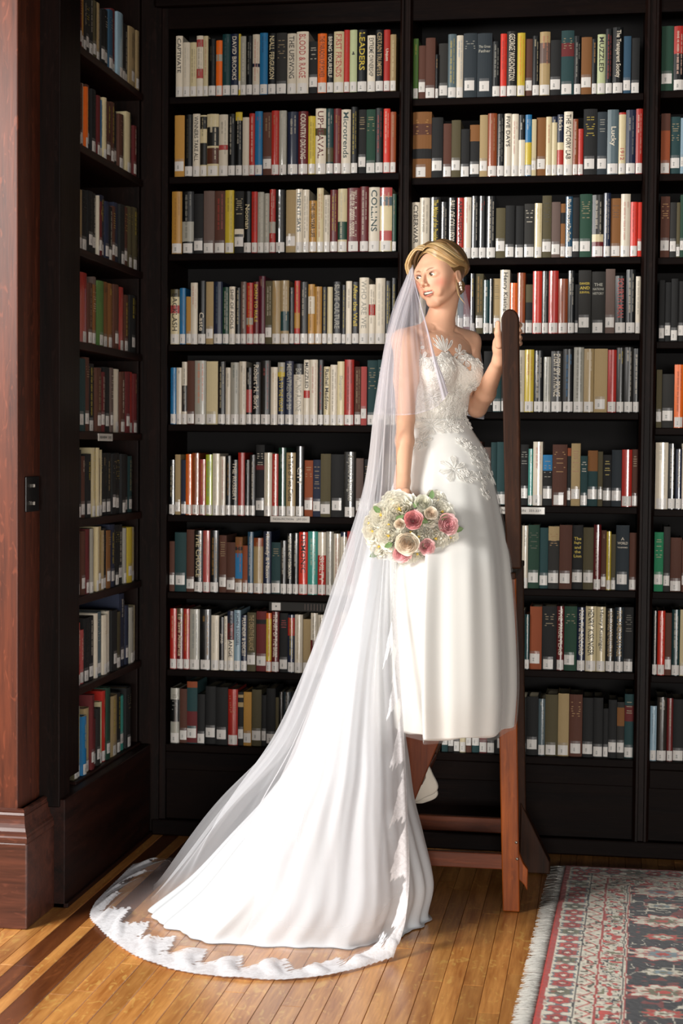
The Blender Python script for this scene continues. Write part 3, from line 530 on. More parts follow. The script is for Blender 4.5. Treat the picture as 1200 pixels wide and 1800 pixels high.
# one volume lying flat on top of the row on the eighth shelf
p0 = atY(472, 1074, 5.99); p1 = atY(590, 1074, 5.99); zt_ = float(atY(500, 1058, 5.99)[2]); zb_ = max(float(p0[2]), Z1[7]+.225)
cov = MB(); cov.box((p0[0], 5.992, p0[2]), (p1[0], 6.15, zt_), LP_['k']); ly = cov.build('book', M_CLOTH, bevel=.003)
tag(ly, 'thick charcoal book lying flat across the upright books, eighth shelf, left bay', 'book', 'books on the eighth shelf of the left bay')
q = MB(); q.box((p0[0]+.012, 5.9912, p0[2]+.003), (p0[0]+.046, 5.992, zt_-.004), (.6, .575, .54)); q.box((p0[0]+.026, 5.9908, p0[2]+.016), (p0[0]+.031, 5.9912, p0[2]+.022), (.03, .05, .05)); q.build('call_number_label', M_STICK, ly)
q = MB()
for t in range(9): q.box((p0[0]+.14+t*.012, 5.9905, p0[2]+.006), (p0[0]+.142+t*.012, 5.992, zt_-.006), LP_['P'])
q.build('title_lettering', M_PRINT, ly)
# shelf cards
def card(name, fr, wd, h, words, lb):
    b = MB(); b.add([fr(0,0,0), fr(wd,0,0), fr(wd,h,0), fr(0,h,0), fr(0,0,-.002), fr(wd,0,-.002), fr(wd,h,-.002), fr(0,h,-.002)], [(0,1,2,3), (4,7,6,5), (3,2,6,7), (0,4,5,1), (0,3,7,4), (1,5,6,2)], (.56,.53,.48))
    o = b.build(name, M_STICK); tag(o, lb, 'label card')
    pr = MB()
    for s, u0, u1 in words:
        v, f, wt = text_mesh(s); sx = (u1-u0)*wd/wt; pr.add([fr((u0+u1)/2*wd+p[0]*sx, h*.5+p[1]*h*.34, .0006) for p in v], f, (.02, .02, .02))
    pr.build('card_lettering', M_PRINT, o)
q = atY(475, 917.5, BACK_Y-.004); q2 = atY(544, 908, BACK_Y-.004)
card('shelf_card', lambda u, v, n: (q[0]+u, BACK_Y-.004-n, q[2]+v), q2[0]-q[0], q2[2]-q[2], [('NON-FICTION   297-331', .07, .92)], 'cream card reading NON-FICTION on the sixth shelf edge of the left bay')
r1 = atY(878, 903, BACK_Y-.004); r2 = atY(957, 892, BACK_Y-.004)
card('shelf_card', lambda u, v, n: (r1[0]+u, BACK_Y-.004-n, r1[2]+v), r2[0]-r1[0], r2[2]-r1[2], [('NON-FICTION   331-337', .05, .92)], 'cream number card on the middle bay shelf edge, partly behind the ladder post')
s1 = atX(173, 775, -1.736); s2 = atX(198, 764, -1.736)
card('shelf_card', lambda u, v, n: (-1.736+n, s1[1]+u, s1[2]+v), s2[1]-s1[1], .026, [('REVIEW  332', .1, .9)], 'small white card on the fifth shelf edge of the left-wall bookcase')
# ------------------------------------------------------------------ ladder (two A-frames joined by treads and a platform)
YN, YF, TH = 5.165, 5.655, .034
ld = empty('library_ladder', (-.5, 5.4, 0), 'worn oak library ladder with a round-topped handle post, standing before the bookcase', 'ladder')
pxs = lambda x, y, Y=YN: (float(atY(x, y, Y)[0]), float(atY(x, y, Y)[2]))
def lprism(name, pts, y0, y1, m, bev=.004, parent=None):
    b = MB(); b.prism(pts, 'Y', y0, y1); return b.build(name, m, parent or ld, bevel=bev)
xa = pxs(896, 545)[0]
tp = []                                            # handle post: rounded top
bl, br = pxs(889, 1000), pxs(916, 1000); tl, tr = pxs(880.5, 562), pxs(911.5, 562); zt_ = pxs(896, 543)[1]
wt_ = (tr[0]-tl[0])/2; xc_ = (tr[0]+tl[0])/2
tp = [bl, br]+[(xc_+wt_*math.cos(a), tr[1]+(zt_-tr[1])*math.sin(a)) for a in np.linspace(0, math.pi, 13)]
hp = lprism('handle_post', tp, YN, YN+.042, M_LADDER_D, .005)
PZ = 1.108
ql = [pxs(883, 1604), pxs(913, 1604), pxs(909, 1300), (pxs(909, 1010)[0]-.004, PZ-.02), (pxs(879, 1010)[0], PZ-.02), pxs(877, 1300)]
ql[0] = (ql[0][0], .002); ql[1] = (ql[1][0], .002)
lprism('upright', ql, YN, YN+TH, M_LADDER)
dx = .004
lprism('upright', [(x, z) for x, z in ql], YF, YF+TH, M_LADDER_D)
# diagonal stringers
e1, e2 = pxs(772, 1303), pxs(729.5, 1405); sl = (e1[0]-e2[0])/(e1[1]-e2[1])
f = lambda z, o=0: (e2[0]+(z-e2[1])*sl+o, z)
W_ = .15
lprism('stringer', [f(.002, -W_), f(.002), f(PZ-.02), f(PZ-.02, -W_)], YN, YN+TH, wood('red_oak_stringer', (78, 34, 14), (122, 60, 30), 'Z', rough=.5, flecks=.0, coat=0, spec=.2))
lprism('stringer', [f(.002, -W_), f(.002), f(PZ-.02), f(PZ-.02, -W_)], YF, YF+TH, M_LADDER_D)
for z in (.21, .42, .64, .87):
    x1 = f(z)[0]-.006; b = MB(); b.box((x1-W_+.01, YN+TH, z-.024), (x1, YF, z)); b.build('tread', M_LADDERX, ld, bevel=.004)
# platform with its worn front edge
x0 = f(PZ)[0]-W_-.02
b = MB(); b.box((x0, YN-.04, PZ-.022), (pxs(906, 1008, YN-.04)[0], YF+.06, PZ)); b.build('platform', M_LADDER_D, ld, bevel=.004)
# bottom stretchers
s0, s1 = pxs(750, 1496)[1], pxs(750, 1523)[1]
b = MB(); b.box((f(.15)[0]-.02, YN+.006, s1), (ql[0][0]+.004, YN+.03, s0)); b.build('stretcher', M_LADDERX, ld, bevel=.003)
t0, t1 = atY(800, 1436, YF)[2], atY(800, 1462, YF)[2]
b = MB(); b.box((f(.18)[0]-.02, YF+.006, t1), (ql[0][0]+.004, YF+.03, t0)); b.build('stretcher', M_LADDERX, ld, bevel=.003)
# flared foot braces
lprism('foot_brace', [pxs(909, 1478), pxs(911, 1500), pxs(919, 1520), pxs(927, 1531), pxs(926, 1568), pxs(920, 1557), pxs(912, 1549), pxs(900, 1549), pxs(900, 1478)], YN+.012, YN+TH+.006, M_LADDER, .003)
g = lambda x, y: pxs(x, y, YF)
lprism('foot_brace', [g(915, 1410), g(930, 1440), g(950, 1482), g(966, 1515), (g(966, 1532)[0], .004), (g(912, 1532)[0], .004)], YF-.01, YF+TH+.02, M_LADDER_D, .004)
for x, y in ((907, 1481), (908.5, 1510)):
    c = pxs(x, y); bm_ = bmesh.new(); bmesh.ops.create_uvsphere(bm_, u_segments=12, v_segments=8, radius=.0048)
    for v in bm_.verts: v.co = Vector((v.co.x+c[0], v.co.y*.5+YN, v.co.z+c[1]))
    me = bpy.data.meshes.new('bolt'); bm_.to_mesh(me); me.materials.append(M_STEEL); link('bolt', me, ld)
# ------------------------------------------------------------------ rug
RX = lambda Y: -.112+(Y-5.76)*.030                  # its left edge, slightly skewed to the strips
Y0r, Y1r = 3.3, 5.765; XR = 1.35
nx, ny = 400, 560
us = np.linspace(0, XR+.1, nx); vs_ = np.linspace(0, Y1r-Y0r, ny)      # u from the left edge, v from the far edge
U, Vv = np.meshgrid(us, vs_)
def hashn(ix, iy, k=0): 
    h = np.sin(ix*127.1+iy*311.7+k*74.7)*43758.5453; return h-np.floor(h)
def vnoise(x, y, k=0):
    ix, iy = np.floor(x), np.floor(y); fx, fy = x-ix, y-iy; fx = fx*fx*(3-2*fx); fy = fy*fy*(3-2*fy)
    return (hashn(ix,iy,k)*(1-fx)+hashn(ix+1,iy,k)*fx)*(1-fy)+(hashn(ix,iy+1,k)*(1-fx)+hashn(ix+1,iy+1,k)*fx)*fy
c3 = lambda r, g_, b_: np.array(lin((r, g_, b_)))
RED, CRM, NAV, GRN, BLU, PNK, ROS = c3(186,48,38), c3(236,228,208), c3(22,26,36), c3(120,118,88), c3(132,152,160), c3(200,150,138), c3(206,68,56)
D = np.minimum(U, Vv)                                # distance from the nearest outer edge
T = np.where(U < Vv, Vv, U)                          # position along the border
wv = .006*(vnoise(U*26, Vv*26)-.5); D2 = D+wv
C_ = np.zeros(U.shape+(3,)); C_[:] = CRM
def put(mask, c): C_[mask] = c
put(D2 < .022, RED)
# border of rosettes
def rosettes(c0, hw, per, cols, ring, ph=0):
    k = np.floor((T+ph)/per); t = ((T+ph)/per-k-.5)*per; r = np.hypot(t*1.0, (D-c0)*1.0); an = np.arctan2(D-c0, t); rad = hw*(1+.14*np.cos(6*an))
    sel = np.abs(D-c0) < hw*1.4
    c = np.stack([np.where((k % len(cols) == i)[..., None], q, 0) for i, q in enumerate(cols)]).sum(0)
    m_ = sel & (r < rad*1.12); C_[m_] = ring[0]*np.ones(3)
    m_ = sel & (r < rad*.94); C_[m_] = c[m_]
    m_ = sel & (r < rad*.52) & (r > rad*.40); C_[m_] = ring[1]*np.ones(3)
    m_ = sel & (r < rad*.26); C_[m_] = CRM
rosettes(.062, .030, .070, [ROS, ROS, RED, GRN], (BLU*.55, NAV))
put((D2 > .099) & (D2 < .104), NAV)
zig = np.abs(((T/.085) % 1)-.5)*2                    # zigzag vine in the second border
put((np.abs(D2-(.112+zig*.034)) < .0035) & (D > .105) & (D < .15), ROS)
k2 = vnoise(U*95, Vv*95, 3); put((D > .106) & (D < .15) & (k2 > .76), GRN*.5)
put((D2 > .153) & (D2 < .160), RED)
k3 = vnoise(U*85, Vv*85, 5); k4 = vnoise(U*62, Vv*62, 9)
put((D > .163) & (D < .222) & (np.abs(k3-.5) < .07), NAV*1.5); put((D > .163) & (D < .222) & (k4 > .70), ROS*1.1); put((D > .163) & (D < .222) & (k4 < .2), GRN*1.2)
put((D2 > .224) & (D2 < .228), NAV); put((D2 > .233) & (D2 < .237), RED)
# navy field with palmettes mirrored about its axes
fi = D2 > .238
C_[fi] = NAV
Uf, Vf = U-.24, Vv-.24
def motif(cu, cv, ru, rv, lobes, body, edge, core):
    du, dv = (Uf-cu)/ru, (Vf-cv)/rv; r = np.hypot(du, dv); an = np.arctan2(dv, du); R_ = 1+.16*np.cos(lobes*an)+.10*(vnoise(U*70, Vv*70, 2)-.5)*2
    for s, c in ((1.12, edge), (1.0, body), (.62, edge*.8+CRM*.2), (.54, core), (.24, edge)): C_[fi & (r < R_*s)] = c
rr = random.Random(5)
for a in range(9):
    for b_ in range(14):
        cu, cv = .10+a*.17, .06+b_*.17; k = (a*2+b_) % 4
        if (a+b_) % 2 == 0: motif(cu, cv, .088, .055, 10, CRM, ROS, (BLU, PNK, GRN, PNK)[k])
        else: motif(cu+.0, cv, .050, .030, 8, (PNK, CRM, CRM*.9, ROS)[k], (NAV, GRN, ROS, GRN)[k], (ROS, BLU, ROS, CRM)[k])
vine = vnoise(U*26, Vv*34, 7); put(fi & (np.abs(vine-.5) < .022) & (vnoise(U*9, Vv*9, 4) > .35), CRM*.9)
sp = vnoise(U*120, Vv*120, 1); mo = vnoise(U*45, Vv*60, 8)
C_ = C_*(.86+.34*sp[..., None]); C_ = np.where((mo > .80)[..., None] & (D > .02)[..., None], C_*.5+ROS*.35, C_)
Zr = .009+.0014*sp+.0008*vnoise(U*30, Vv*30, 6); Zr[:, 0] = .001; Zr[0, :] = .001; Zr[:, 1] = .007
Yr = Y1r-Vv; Xr = RX(Yr)+U
rug = empty('persian_rug', (.4, 4.7, 0), 'fringed red, cream and navy oriental rug on the floor at the right', 'rug')
grid_mesh('pile', np.stack([Xr, Yr, Zr], -1), colattr('wool_pile', rough=.95, bump=.6, bscale=500, sheen=.3, grain=.18), attrs={'Col': C_}, parent=rug)
b = MB(); rr = random.Random(3); y = Y0r
while y < Y1r:
    x = RX(y)
    for _ in range(2):
        L_ = rr.uniform(.036, .056); a = rr.uniform(-.35, .35); q = [(x+.004, y, .006), (x-L_*.4, y+a*L_*.4+rr.uniform(-.002, .002), rr.uniform(.005, .009)), (x-L_, y+a*L_, .002)]
        b.tube(q, [.0016, .0019, .0009], 4, (.62, .60, .55))
    y += .0042
for k in range(260):
    x = RX(Y1r)-.03+k*.0055
b.build('fringe', colattr('cotton_fringe', rough=.9, grain=.1), rug, smooth=True)['kind'] = 'stuff'
# ------------------------------------------------------------------ bride: body as one signed-distance surface
P = lambda x, y, Y: atY(x, y, Y)
def n3(v): v = np.asarray(v, float); return v/np.linalg.norm(v)
HC = P(773, 488.5, 5.36)                              # head centre (between the ears)
vdir = n3([-HC[0], -HC[1], 0]); rdir = np.array([-vdir[1], vdir[0], 0])   # towards the viewer, viewer's right
fy = math.radians(37); Fh = math.cos(fy)*vdir-math.sin(fy)*rdir
Fh = n3(Fh-np.array([0, 0, .12])); Uh = n3(np.array([0, 0, 1])*math.cos(math.radians(9.5))-rdir*math.sin(math.radians(9.5)))
Uh = n3(Uh-Fh*(Uh@Fh)); Xh = np.cross(Uh, Fh)
HM = np.stack([Xh, -Fh, Uh], 1)                     # head axes: x = viewer's right, -y = face, z = up
HS = .93
def h2w(p): return HC+HM@(np.asarray(p, float)*HS)
TF = math.cos(math.radians(43))*vdir+math.sin(math.radians(43))*rdir    # torso faces right of the viewer
TL = np.array([-TF[1], TF[0], 0])                   # across the shoulders, to the viewer's right
TM = np.stack([TL, -TF, np.array([0, 0, 1])], 1)
prims = []                                          # (kind, params, k, sub)
def cap(a, b, ra, rb, k=.012, grp='b'): prims.append(('c', (np.asarray(a, float), np.asarray(b, float), ra, rb), k, False, grp))
def ell(c, r, M=None, k=.012, sub=False, grp='b'): prims.append(('e', (np.asarray(c, float), np.asarray(r, float), np.eye(3) if M is None else M), k, sub, grp))
def hE(c, r, k=.012, sub=False): ell(h2w(c), np.array(r)*HS, HM, k, sub, 'h')
def hC(a, b, ra, rb, k=.012): cap(h2w(a), h2w(b), ra*HS, rb*HS, k, 'h')
# torso: shoulder line, ribs, waist, hips
SC = P(771, 594, 5.37); zs_sh = SC[2]
def tor(u, d, z): return np.array([SC[0], SC[1], 0])+TL*u-TF*(-d)*1.0+np.array([0, 0, z])      # u across, d forward
zW = P(780, 738, 5.38)[2]; zB = P(780, 655, 5.38)[2]; zH = P(780, 850, 5.38)[2]
ell(tor(0, -.005, zs_sh-.055), (.135, .078, .085), TM, .03, grp='t')
ell(tor(0, -.005, (zB+zW)/2+.01), (.118, .082, .16), TM, .03, grp='t')
ell(tor(0, -.01, zW), (.094, .072, .10), TM, .03, grp='t')
ell(tor(0, -.015, zH+.02), (.152, .105, .16), TM, .05, grp='t')
for s in (-1, 1): ell(tor(s*.062, .066, zB-.004), (.056, .052, .054), TM, .03, grp='t')
cap(h2w((0, .030, -.055)), tor(0, -.012, zs_sh+.015), .042, .052, .014)        # neck
cap(tor(0, -.01, zs_sh+.022), P(707, 598, 5.26), .036, .038, .035); cap(tor(0, -.01, zs_sh+.018), P(827, 600, 5.47), .036, .036, .035)
cap(tor(-.012, .045, zs_sh-.008), tor(-.100, .024, zs_sh+.008), .006, .005, .02); cap(tor(.012, .045, zs_sh-.008), tor(.100, .024, zs_sh+.008), .006, .005, .02)
# right arm (viewer's left), hanging, hand on the bouquet stems
J1, J2, J3 = P(714, 606, 5.26), P(712, 737, 5.23), P(709, 846, 5.115)
cap(J1, P(713, 668, 5.245), .043, .040, .02); cap(P(713, 668, 5.245), J2, .039, .030, .014); cap(J2, P(711, 775, 5.19), .030, .030, .012); cap(P(711, 775, 5.19), J3, .030, .0205, .012)
H1 = P(706, 884, 5.06)
cap(J3, H1, .021, .027, .012)
cap(P(699, 870, 5.07), P(697, 890, 5.05), .018, .016, .01); cap(P(714, 868, 5.06), P(716, 890, 5.03), .018, .015, .01)
STEM0, STEM1 = P(716, 925, 5.0), P(694, 1000, 5.10)
for i in range(4):                                   # fingers curled round the stems
    a = P(696+i*6, 893+i*2, 5.045-.006*i); b1 = P(700+i*5, 911+i*1, 5.018-.004*i); c1 = P(707+i*4, 921, 5.045)
    cap(a, b1, .0095, .0085, .005); cap(b1, c1, .0085, .0072, .004)
cap(P(716, 885, 5.035), P(722, 904, 5.03), .0105, .009, .006); cap(P(722, 904, 5.03), P(718, 917, 5.045), .009, .0078, .005)
# left arm (viewer's right): elbow low, hand wrapped round the ladder post
K1, K2, K3 = P(824, 614, 5.48), P(838, 716, 5.49), P(877, 634, 5.27)
cap(K1, K2, .038, .033, .02); cap(K2, P(853, 690, 5.42), .034, .035, .012); cap(P(853, 690, 5.42), K3, .034, .0215, .012)
K4 = P(880, 603, 5.24); cap(K3, K4, .0215, .025, .012); cap(P(876, 612, 5.245), P(880, 592, 5.235), .019, .016, .01)
cap(P(880, 604, 5.24), P(891, 594, 5.262), .020, .018, .012)
cap(P(877, 606, 5.205), P(874.5, 585, 5.185), .0135, .0108, .008); cap(P(874.5, 585, 5.185), P(875, 568, 5.176), .0105, .0082, .005)   # thumb
for i, (yt, yk, xt) in enumerate(((566, 577, 909), (578, 588, 912), (590, 598, 912.5), (600, 607, 911))):
    a = P(888, yk, 5.252); b1 = P(902, yk-2, 5.262); c1 = P(913, (yt+yk)/2, 5.235); e1_ = P(xt, yt+2, 5.196)
    cap(a, b1, .0100, .0092, .006); cap(b1, c1, .0092, .0084, .004); cap(c1, e1_, .0084, (.0074, .0076, .0074, .0066)[i], .004)
# legs under the skirt, feet on the second tread
for s, kx, kz in ((-1, 0, 0), (1, .0, 0)):
    hip = tor(s*.075, -.01, zH-.02); knee = hip+np.array([-.06, -.02, -.42]); ank = np.array([knee[0]-.06, knee[1]+.02, .545])
    cap(hip, knee, .075, .05, .03); cap(knee, knee+(ank-knee)*.35, .047, .050, .02); cap(knee+(ank-knee)*.35, ank, .050, .030, .015)
    toe = ank+np.array([-.085, -.09, -.085]); cap(ank, ank+(toe-ank)*.5+np.array([0, 0, .01]), .030, .027, .015); cap(ank+(toe-ank)*.5, toe, .026, .018, .012)
# head
hE((0, .010, .028), (.071, .092, .082), .01); hE((0, -.028, -.022), (.0545, .064, .078), .02)
hE((0, -.060, -.084), (.0175, .020, .018), .016)
for s in (-1, 1):
    hC((s*.051, .004, -.042), (s*.016, -.058, -.086), .012, .011, .018)
    hE((s*.036, -.054, -.024), (.020, .018, .022), .03); hC((s*.038, -.062, .029), (s*.012, -.077, .031), .009, .008, .02)
    hE((s*.0105, -.0985, -.0235), (.0056, .0072, .0055), .004)
    hE((s*.0745, .010, -.008), (.0060, .016, .029), .004); hE((s*.0805, .006, -.004), (.0035, .008, .015), .004, True)
hC((0, -.088, .020), (0, -.1060, -.012), .0064, .0076, .007); hE((0, -.1055, -.0165), (.0078, .0085, .0070), .006)
for s in (-1, 1):
    hE((s*.031, -.0905, .011), (.0165, .010, .0105), .008, True)        # eye sockets
    hE((s*.031, -.0725, .010), (.0185, .0158, .0146), .003)                # lids
    hE((s*.0315, -.0885, .0095), (.0176, .0130, .0064), .0010, True)       # the opening between them
    hE((s*.0045, -.1115, -.0250), (.0024, .004, .0022), .001, True)
for s in (-1, 1): hE((s*.043, -.040, .018), (.024, .028, .032), .03)      # temples
# smiling mouth
lipU = [(-.0305, -.0750, -.0405), (-.014, -.0890, -.0455), (-.004, -.0945, -.0452), (.004, -.0945, -.0452), (.014, -.0890, -.0455), (.0305, -.0750, -.0405)]
lipL = [(-.0300, -.0750, -.0420), (-.014, -.0870, -.0580), (0, -.0925, -.0620), (.014, -.0870, -.0580), (.0300, -.0750, -.0420)]
for ch, r in ((lipU, .0023), (lipL, .0031)):
    for a, b_ in zip(ch[:-1], ch[1:]): hC(a, b_, r, r, .0025)
hE((0, -.0900, -.0523), (.0235, .0160, .0052), .0012, True)
for s in (-1, 1): hE((s*.034, -.066, -.048), (.012, .010, .016), .012)
def d_prim(pr, p):
    kd, q, k, sub, g = pr
    if kd == 'c':
        a, b_, ra, rb = q; ba = b_-a; h = np.clip(((p-a)@ba)/(ba@ba), 0, 1); return np.linalg.norm(p-a-h[:, None]*ba, axis=1)-(ra+(rb-ra)*h)
    c, r, M = q; l = (p-c)@M; k0 = np.linalg.norm(l/r, axis=1); k1 = np.linalg.norm(l/(r*r), axis=1)+1e-9; return k0*(k0-1)/k1
def sdf(p, only=None):
    d = np.full(len(p), 1.0)
    for pr in prims:
        if only and pr[4] not in only: continue
        q = pr[1]; cc = (q[0]+q[1])/2 if pr[0] == 'c' else q[0]; R_ = (np.linalg.norm(q[1]-q[0])/2+max(q[2], q[3]) if pr[0] == 'c' else q[1].max())+.12
        m_ = np.linalg.norm(p-cc, axis=1) < R_
        if not m_.any(): continue
        e = d_prim(pr, p[m_]); k = pr[2]; dm = d[m_]
        if pr[3]: h = np.clip(.5-.5*(dm+e)/k, 0, 1); d[m_] = dm*(1-h)-e*h+k*h*(1-h)
        else: h = np.clip(.5+.5*(e-dm)/k, 0, 1); d[m_] = e*(1-h)+dm*h-k*h*(1-h)
    return d
TET = np.array([[1,-1,-1],[-1,-1,1],[-1,1,-1],[1,1,1]])*.0005
def dgrad(p):
    q = [sdf(p+t) for t in TET]; return sum(q)/4, sum(q[i][:, None]*TET[i]/.0005 for i in range(4))/(4*.0005)
bmU = bmesh.new()
for pr in prims:
    if pr[3]: continue
    pts = bmesh.new(); q = pr[1]
    if pr[0] == 'c':
        bb = []
        for c, r in ((q[0], q[2]), (q[1], q[3])):
            rr_ = bmesh.ops.create_icosphere(pts, subdivisions=2, radius=r)
            for v in rr_['verts']: v.co = v.co+Vector(c)
        co = [v.co.copy() for v in pts.verts]; pts.free(); pts = bmesh.new()
        for c in co: pts.verts.new(c)
        hull = bmesh.ops.convex_hull(pts, input=pts.verts)
    else:
        rr_ = bmesh.ops.create_icosphere(pts, subdivisions=3, radius=1)
        M = Matrix(q[2].tolist())
        for v in pts.verts: v.co = Vector(q[0])+M @ Vector([a*b_ for a, b_ in zip(v.co, q[1])])
    me = bpy.data.meshes.new('x'); pts.to_mesh(me); pts.free(); bmU.from_mesh(me); bpy.data.meshes.remove(me)
me = bpy.data.meshes.new('person'); bmU.to_mesh(me); bmU.free()
tmp = bpy.data.objects.new('tmp', me); COL.objects.link(tmp)
rm = tmp.modifiers.new('r', 'REMESH'); rm.mode = 'VOXEL'; rm.voxel_size = .0042; rm.use_smooth_shade = True
me2 = bpy.data.meshes.new_from_object(tmp.evaluated_get(bpy.context.evaluated_depsgraph_get())); bpy.data.objects.remove(tmp)
bm_ = bmesh.new(); bm_.from_mesh(me2)
fz = [f_ for f_ in bm_.faces if (Vector(HM.T @ (np.array(f_.calc_center_median())-HC))).y < -.035 and np.linalg.norm(np.array(f_.calc_center_median())-HC) < .13]
bmesh.ops.subdivide_edges(bm_, edges=list({e for f_ in fz for e in f_.edges}), cuts=1, use_grid_fill=True)
fz = [f_ for f_ in bm_.faces if (lambda l: l[1] < -.05 and abs(l[0]) < .055 and -.075 < l[2] < .035)(HM.T @ (np.array(f_.calc_center_median())-HC)) and np.linalg.norm(np.array(f_.calc_center_median())-HC) < .13]
bmesh.ops.subdivide_edges(bm_, edges=list({e for f_ in fz for e in f_.edges}), cuts=1, use_grid_fill=True)
bmesh.ops.triangulate(bm_, faces=[f_ for f_ in bm_.faces if len(f_.verts) > 4])
mi_ = [f_ for f_ in bm_.faces if (lambda l: (l[0]/.0228)**2+((l[1]+.0900)/.0160)**2+((l[2]+.0523)/.0050)**2 < 1)(HM.T @ (np.array(f_.calc_center_median())-HC)/HS)]
bmesh.ops.delete(bm_, geom=mi_, context='FACES')
me3 = bpy.data.meshes.new('person'); bm_.to_mesh(me3); bm_.free()
n = len(me3.vertices); co = np.empty(n*3); me3.vertices.foreach_get('co', co); co = co.reshape(-1, 3)
for it in range(4):
    d, g = dgrad(co); g2 = (g*g).sum(1)+1e-3; st_ = np.clip(-d/g2, -.003, .003)[:, None]*g*.85; co = co+st_
LL = (co-HC)@HM; fc = np.linalg.norm(co-HC, axis=1) < .16
q_ = co[fc]
for it in range(9):
    d, g = dgrad(q_); g2 = (g*g).sum(1)+1e-2; q_ = q_+np.clip(-d/g2, -.004, .004)[:, None]*g*.8
co[fc] = q_
me3.vertices.foreach_set('co', co.ravel())
# skin colours: cheeks, lips, brows, lids, nails
SK = c3(227, 177, 146); colv = np.tile(SK, (n, 1)).astype(float); L = ((co-HC)@HM)/HS
def blend(mask, c, a): 
    m_ = (mask*a)[:, None]; return colv*(1-m_)+c*m_
near = np.linalg.norm(co-HC, axis=1) < .16
def gs(c, r): q = (L-np.array(c))/np.array(r); return np.exp(-(q*q).sum(1))*near
for s in (-1, 1): colv = blend(gs((s*.045, -.070, -.022), (.022, .03, .018)), c3(220, 108, 92), .6)
def dseg(ch, pts=None):
    out = np.full(n, 1.); 
    for a, b_ in zip(ch[:-1], ch[1:]):
        a, b_ = np.array(a), np.array(b_); ba = b_-a; h = np.clip(((L-a)@ba)/(ba@ba), 0, 1); out = np.minimum(out, np.linalg.norm(L-a-h[:, None]*ba, axis=1))
    return out
lip = np.minimum(dseg(lipU)-.0022, dseg(lipL)-.0030); colv = blend((1-sstep(.0002, .0016, lip))*near, c3(206, 112, 98), .8)
for s in (-1, 1):
    brow = dseg([(s*.013, -.0880, .027), (s*.026, -.0860, .0315), (s*.040, -.0775, .0310), (s*.050, -.066, .0260)]); colv = blend((1-sstep(.0016, .0040, brow))*near, c3(118, 80, 50), .75)
    e_ = dseg([(s*.0150, -.0785, .0095), (s*.022, -.0845, .0158), (s*.031, -.0865, .0180), (s*.041, -.083, .0165), (s*.0505, -.0735, .0115)]); colv = blend((1-sstep(.0018, .0040, e_))*near, c3(30, 20, 17), 1)
    e_ = dseg([(s*.022, -.0835, .0050), (s*.032, -.0860, .0040), (s*.044, -.079, .0070)]); colv = blend((1-sstep(.0006, .0022, e_))*near, c3(120, 76, 62), .7)
    colv = blend(gs((s*.034, -.082, .020), (.015, .02, .0055)), c3(168, 110, 92), .5)
ca = me3.color_attributes.new('Col', 'FLOAT_COLOR', 'POINT'); ca.data.foreach_set('color', np.concatenate([colv, np.ones((n, 1))], 1).astype(np.float32).ravel())
M_SKIN = colattr('skin', rough=.48, bscale=900, grain=.05, sss=.12, spec=.35, bump=.08)
me3.materials.clear(); me3.materials.append(M_SKIN); me3.polygons.foreach_set('use_smooth', [True]*len(me3.polygons))
bride = link('person', me3); tag(bride, 'blonde bride in a white gown standing on the ladder, holding its post and looking left', 'person')
# eyes, teeth, earrings, nails
GZ = n3(np.array([-.30, -1, .02]))                   # she looks further to the left than her face points
for s in (-1, 1):
    c = np.array([s*.031, -.0735, .010]); R_ = .0140; nn, mm = 40, 40
    th = np.linspace(0, math.pi, nn)[:, None]; ph = np.linspace(0, 2*math.pi, mm, endpoint=False)[None]
    ax = GZ; bx = n3(np.cross(ax, [0, 0, 1])); cx = np.cross(bx, ax)
    d = np.cos(th)[..., None]*ax+np.sin(th)[..., None]*(np.cos(ph)[..., None]*bx+np.sin(ph)[..., None]*cx)
    rad = R_*(1+.06*np.exp(-(th/.45)**2)); Pt = HC+((c+d*rad[..., None])*HS)@HM.T
    cc = np.zeros(d.shape); cc[:] = c3(232, 226, 218); thb = np.broadcast_to(th, d.shape[:2])
    cc[thb < .58] = c3(86, 78, 62); cc[(thb < .58) & (thb > .49)] = c3(36, 30, 26); cc[thb < .20] = c3(6, 6, 6)
    grid_mesh('eyeball', Pt, colattr('eye', rough=.08, coat=.6, grain=0) if s < 0 else bpy.data.materials['eye'], attrs={'Col': cc}, closed=True, parent=bride)
b = MB()
for i in range(12):
    x = -.0215+i*.0039; y = -.0885+.9*(x*x)/.022*.55; hw_ = .0019; zt_, zb2 = -.0475, -.0560+abs(x)*.16
    pts = [(x-hw_, y+.001, zt_), (x, y-.0008, zt_), (x+hw_, y+.001, zt_), (x+hw_, y+.001, zb2+.0006), (x, y-.0008, zb2), (x-hw_, y+.001, zb2+.0006)]
    bk_ = [(a, b_+.005, c) for a, b_, c in pts]
    b.add([h2w(q) for q in pts+bk_], [(0,1,4,5), (1,2,3,4), (5,4,3,9,10,11), (0,5,11,6), (2,8,9,3), (0,6,7,8,2,1)], c3(236, 230, 218).tolist())
b.build('teeth', colattr('tooth_enamel', rough=.2, coat=.4, grain=0), bride, smooth=False)
M_PEARL = simple('pearl_and_crystal', (230, 222, 210), .15, coat=.8)
er = MB(); bm_ = bmesh.new()
for dz, dy, r in ((-.034, .0, .0052), (-.040, .004, .0035), (-.040, -.004, .0035), (-.050, 0, .0045), (-.058, .001, .0036)):
    q = bmesh.ops.create_icosphere(bm_, subdivisions=2, radius=r)
    for v in q['verts']: v.co = v.co+Vector(h2w((.0815, .004+dy, dz)))
mE = bpy.data.meshes.new('earring'); bm_.to_mesh(mE); bm_.free(); mE.materials.append(M_PEARL); mE.polygons.foreach_set('use_smooth', [True]*len(mE.polygons)); link('earring', mE, bride)
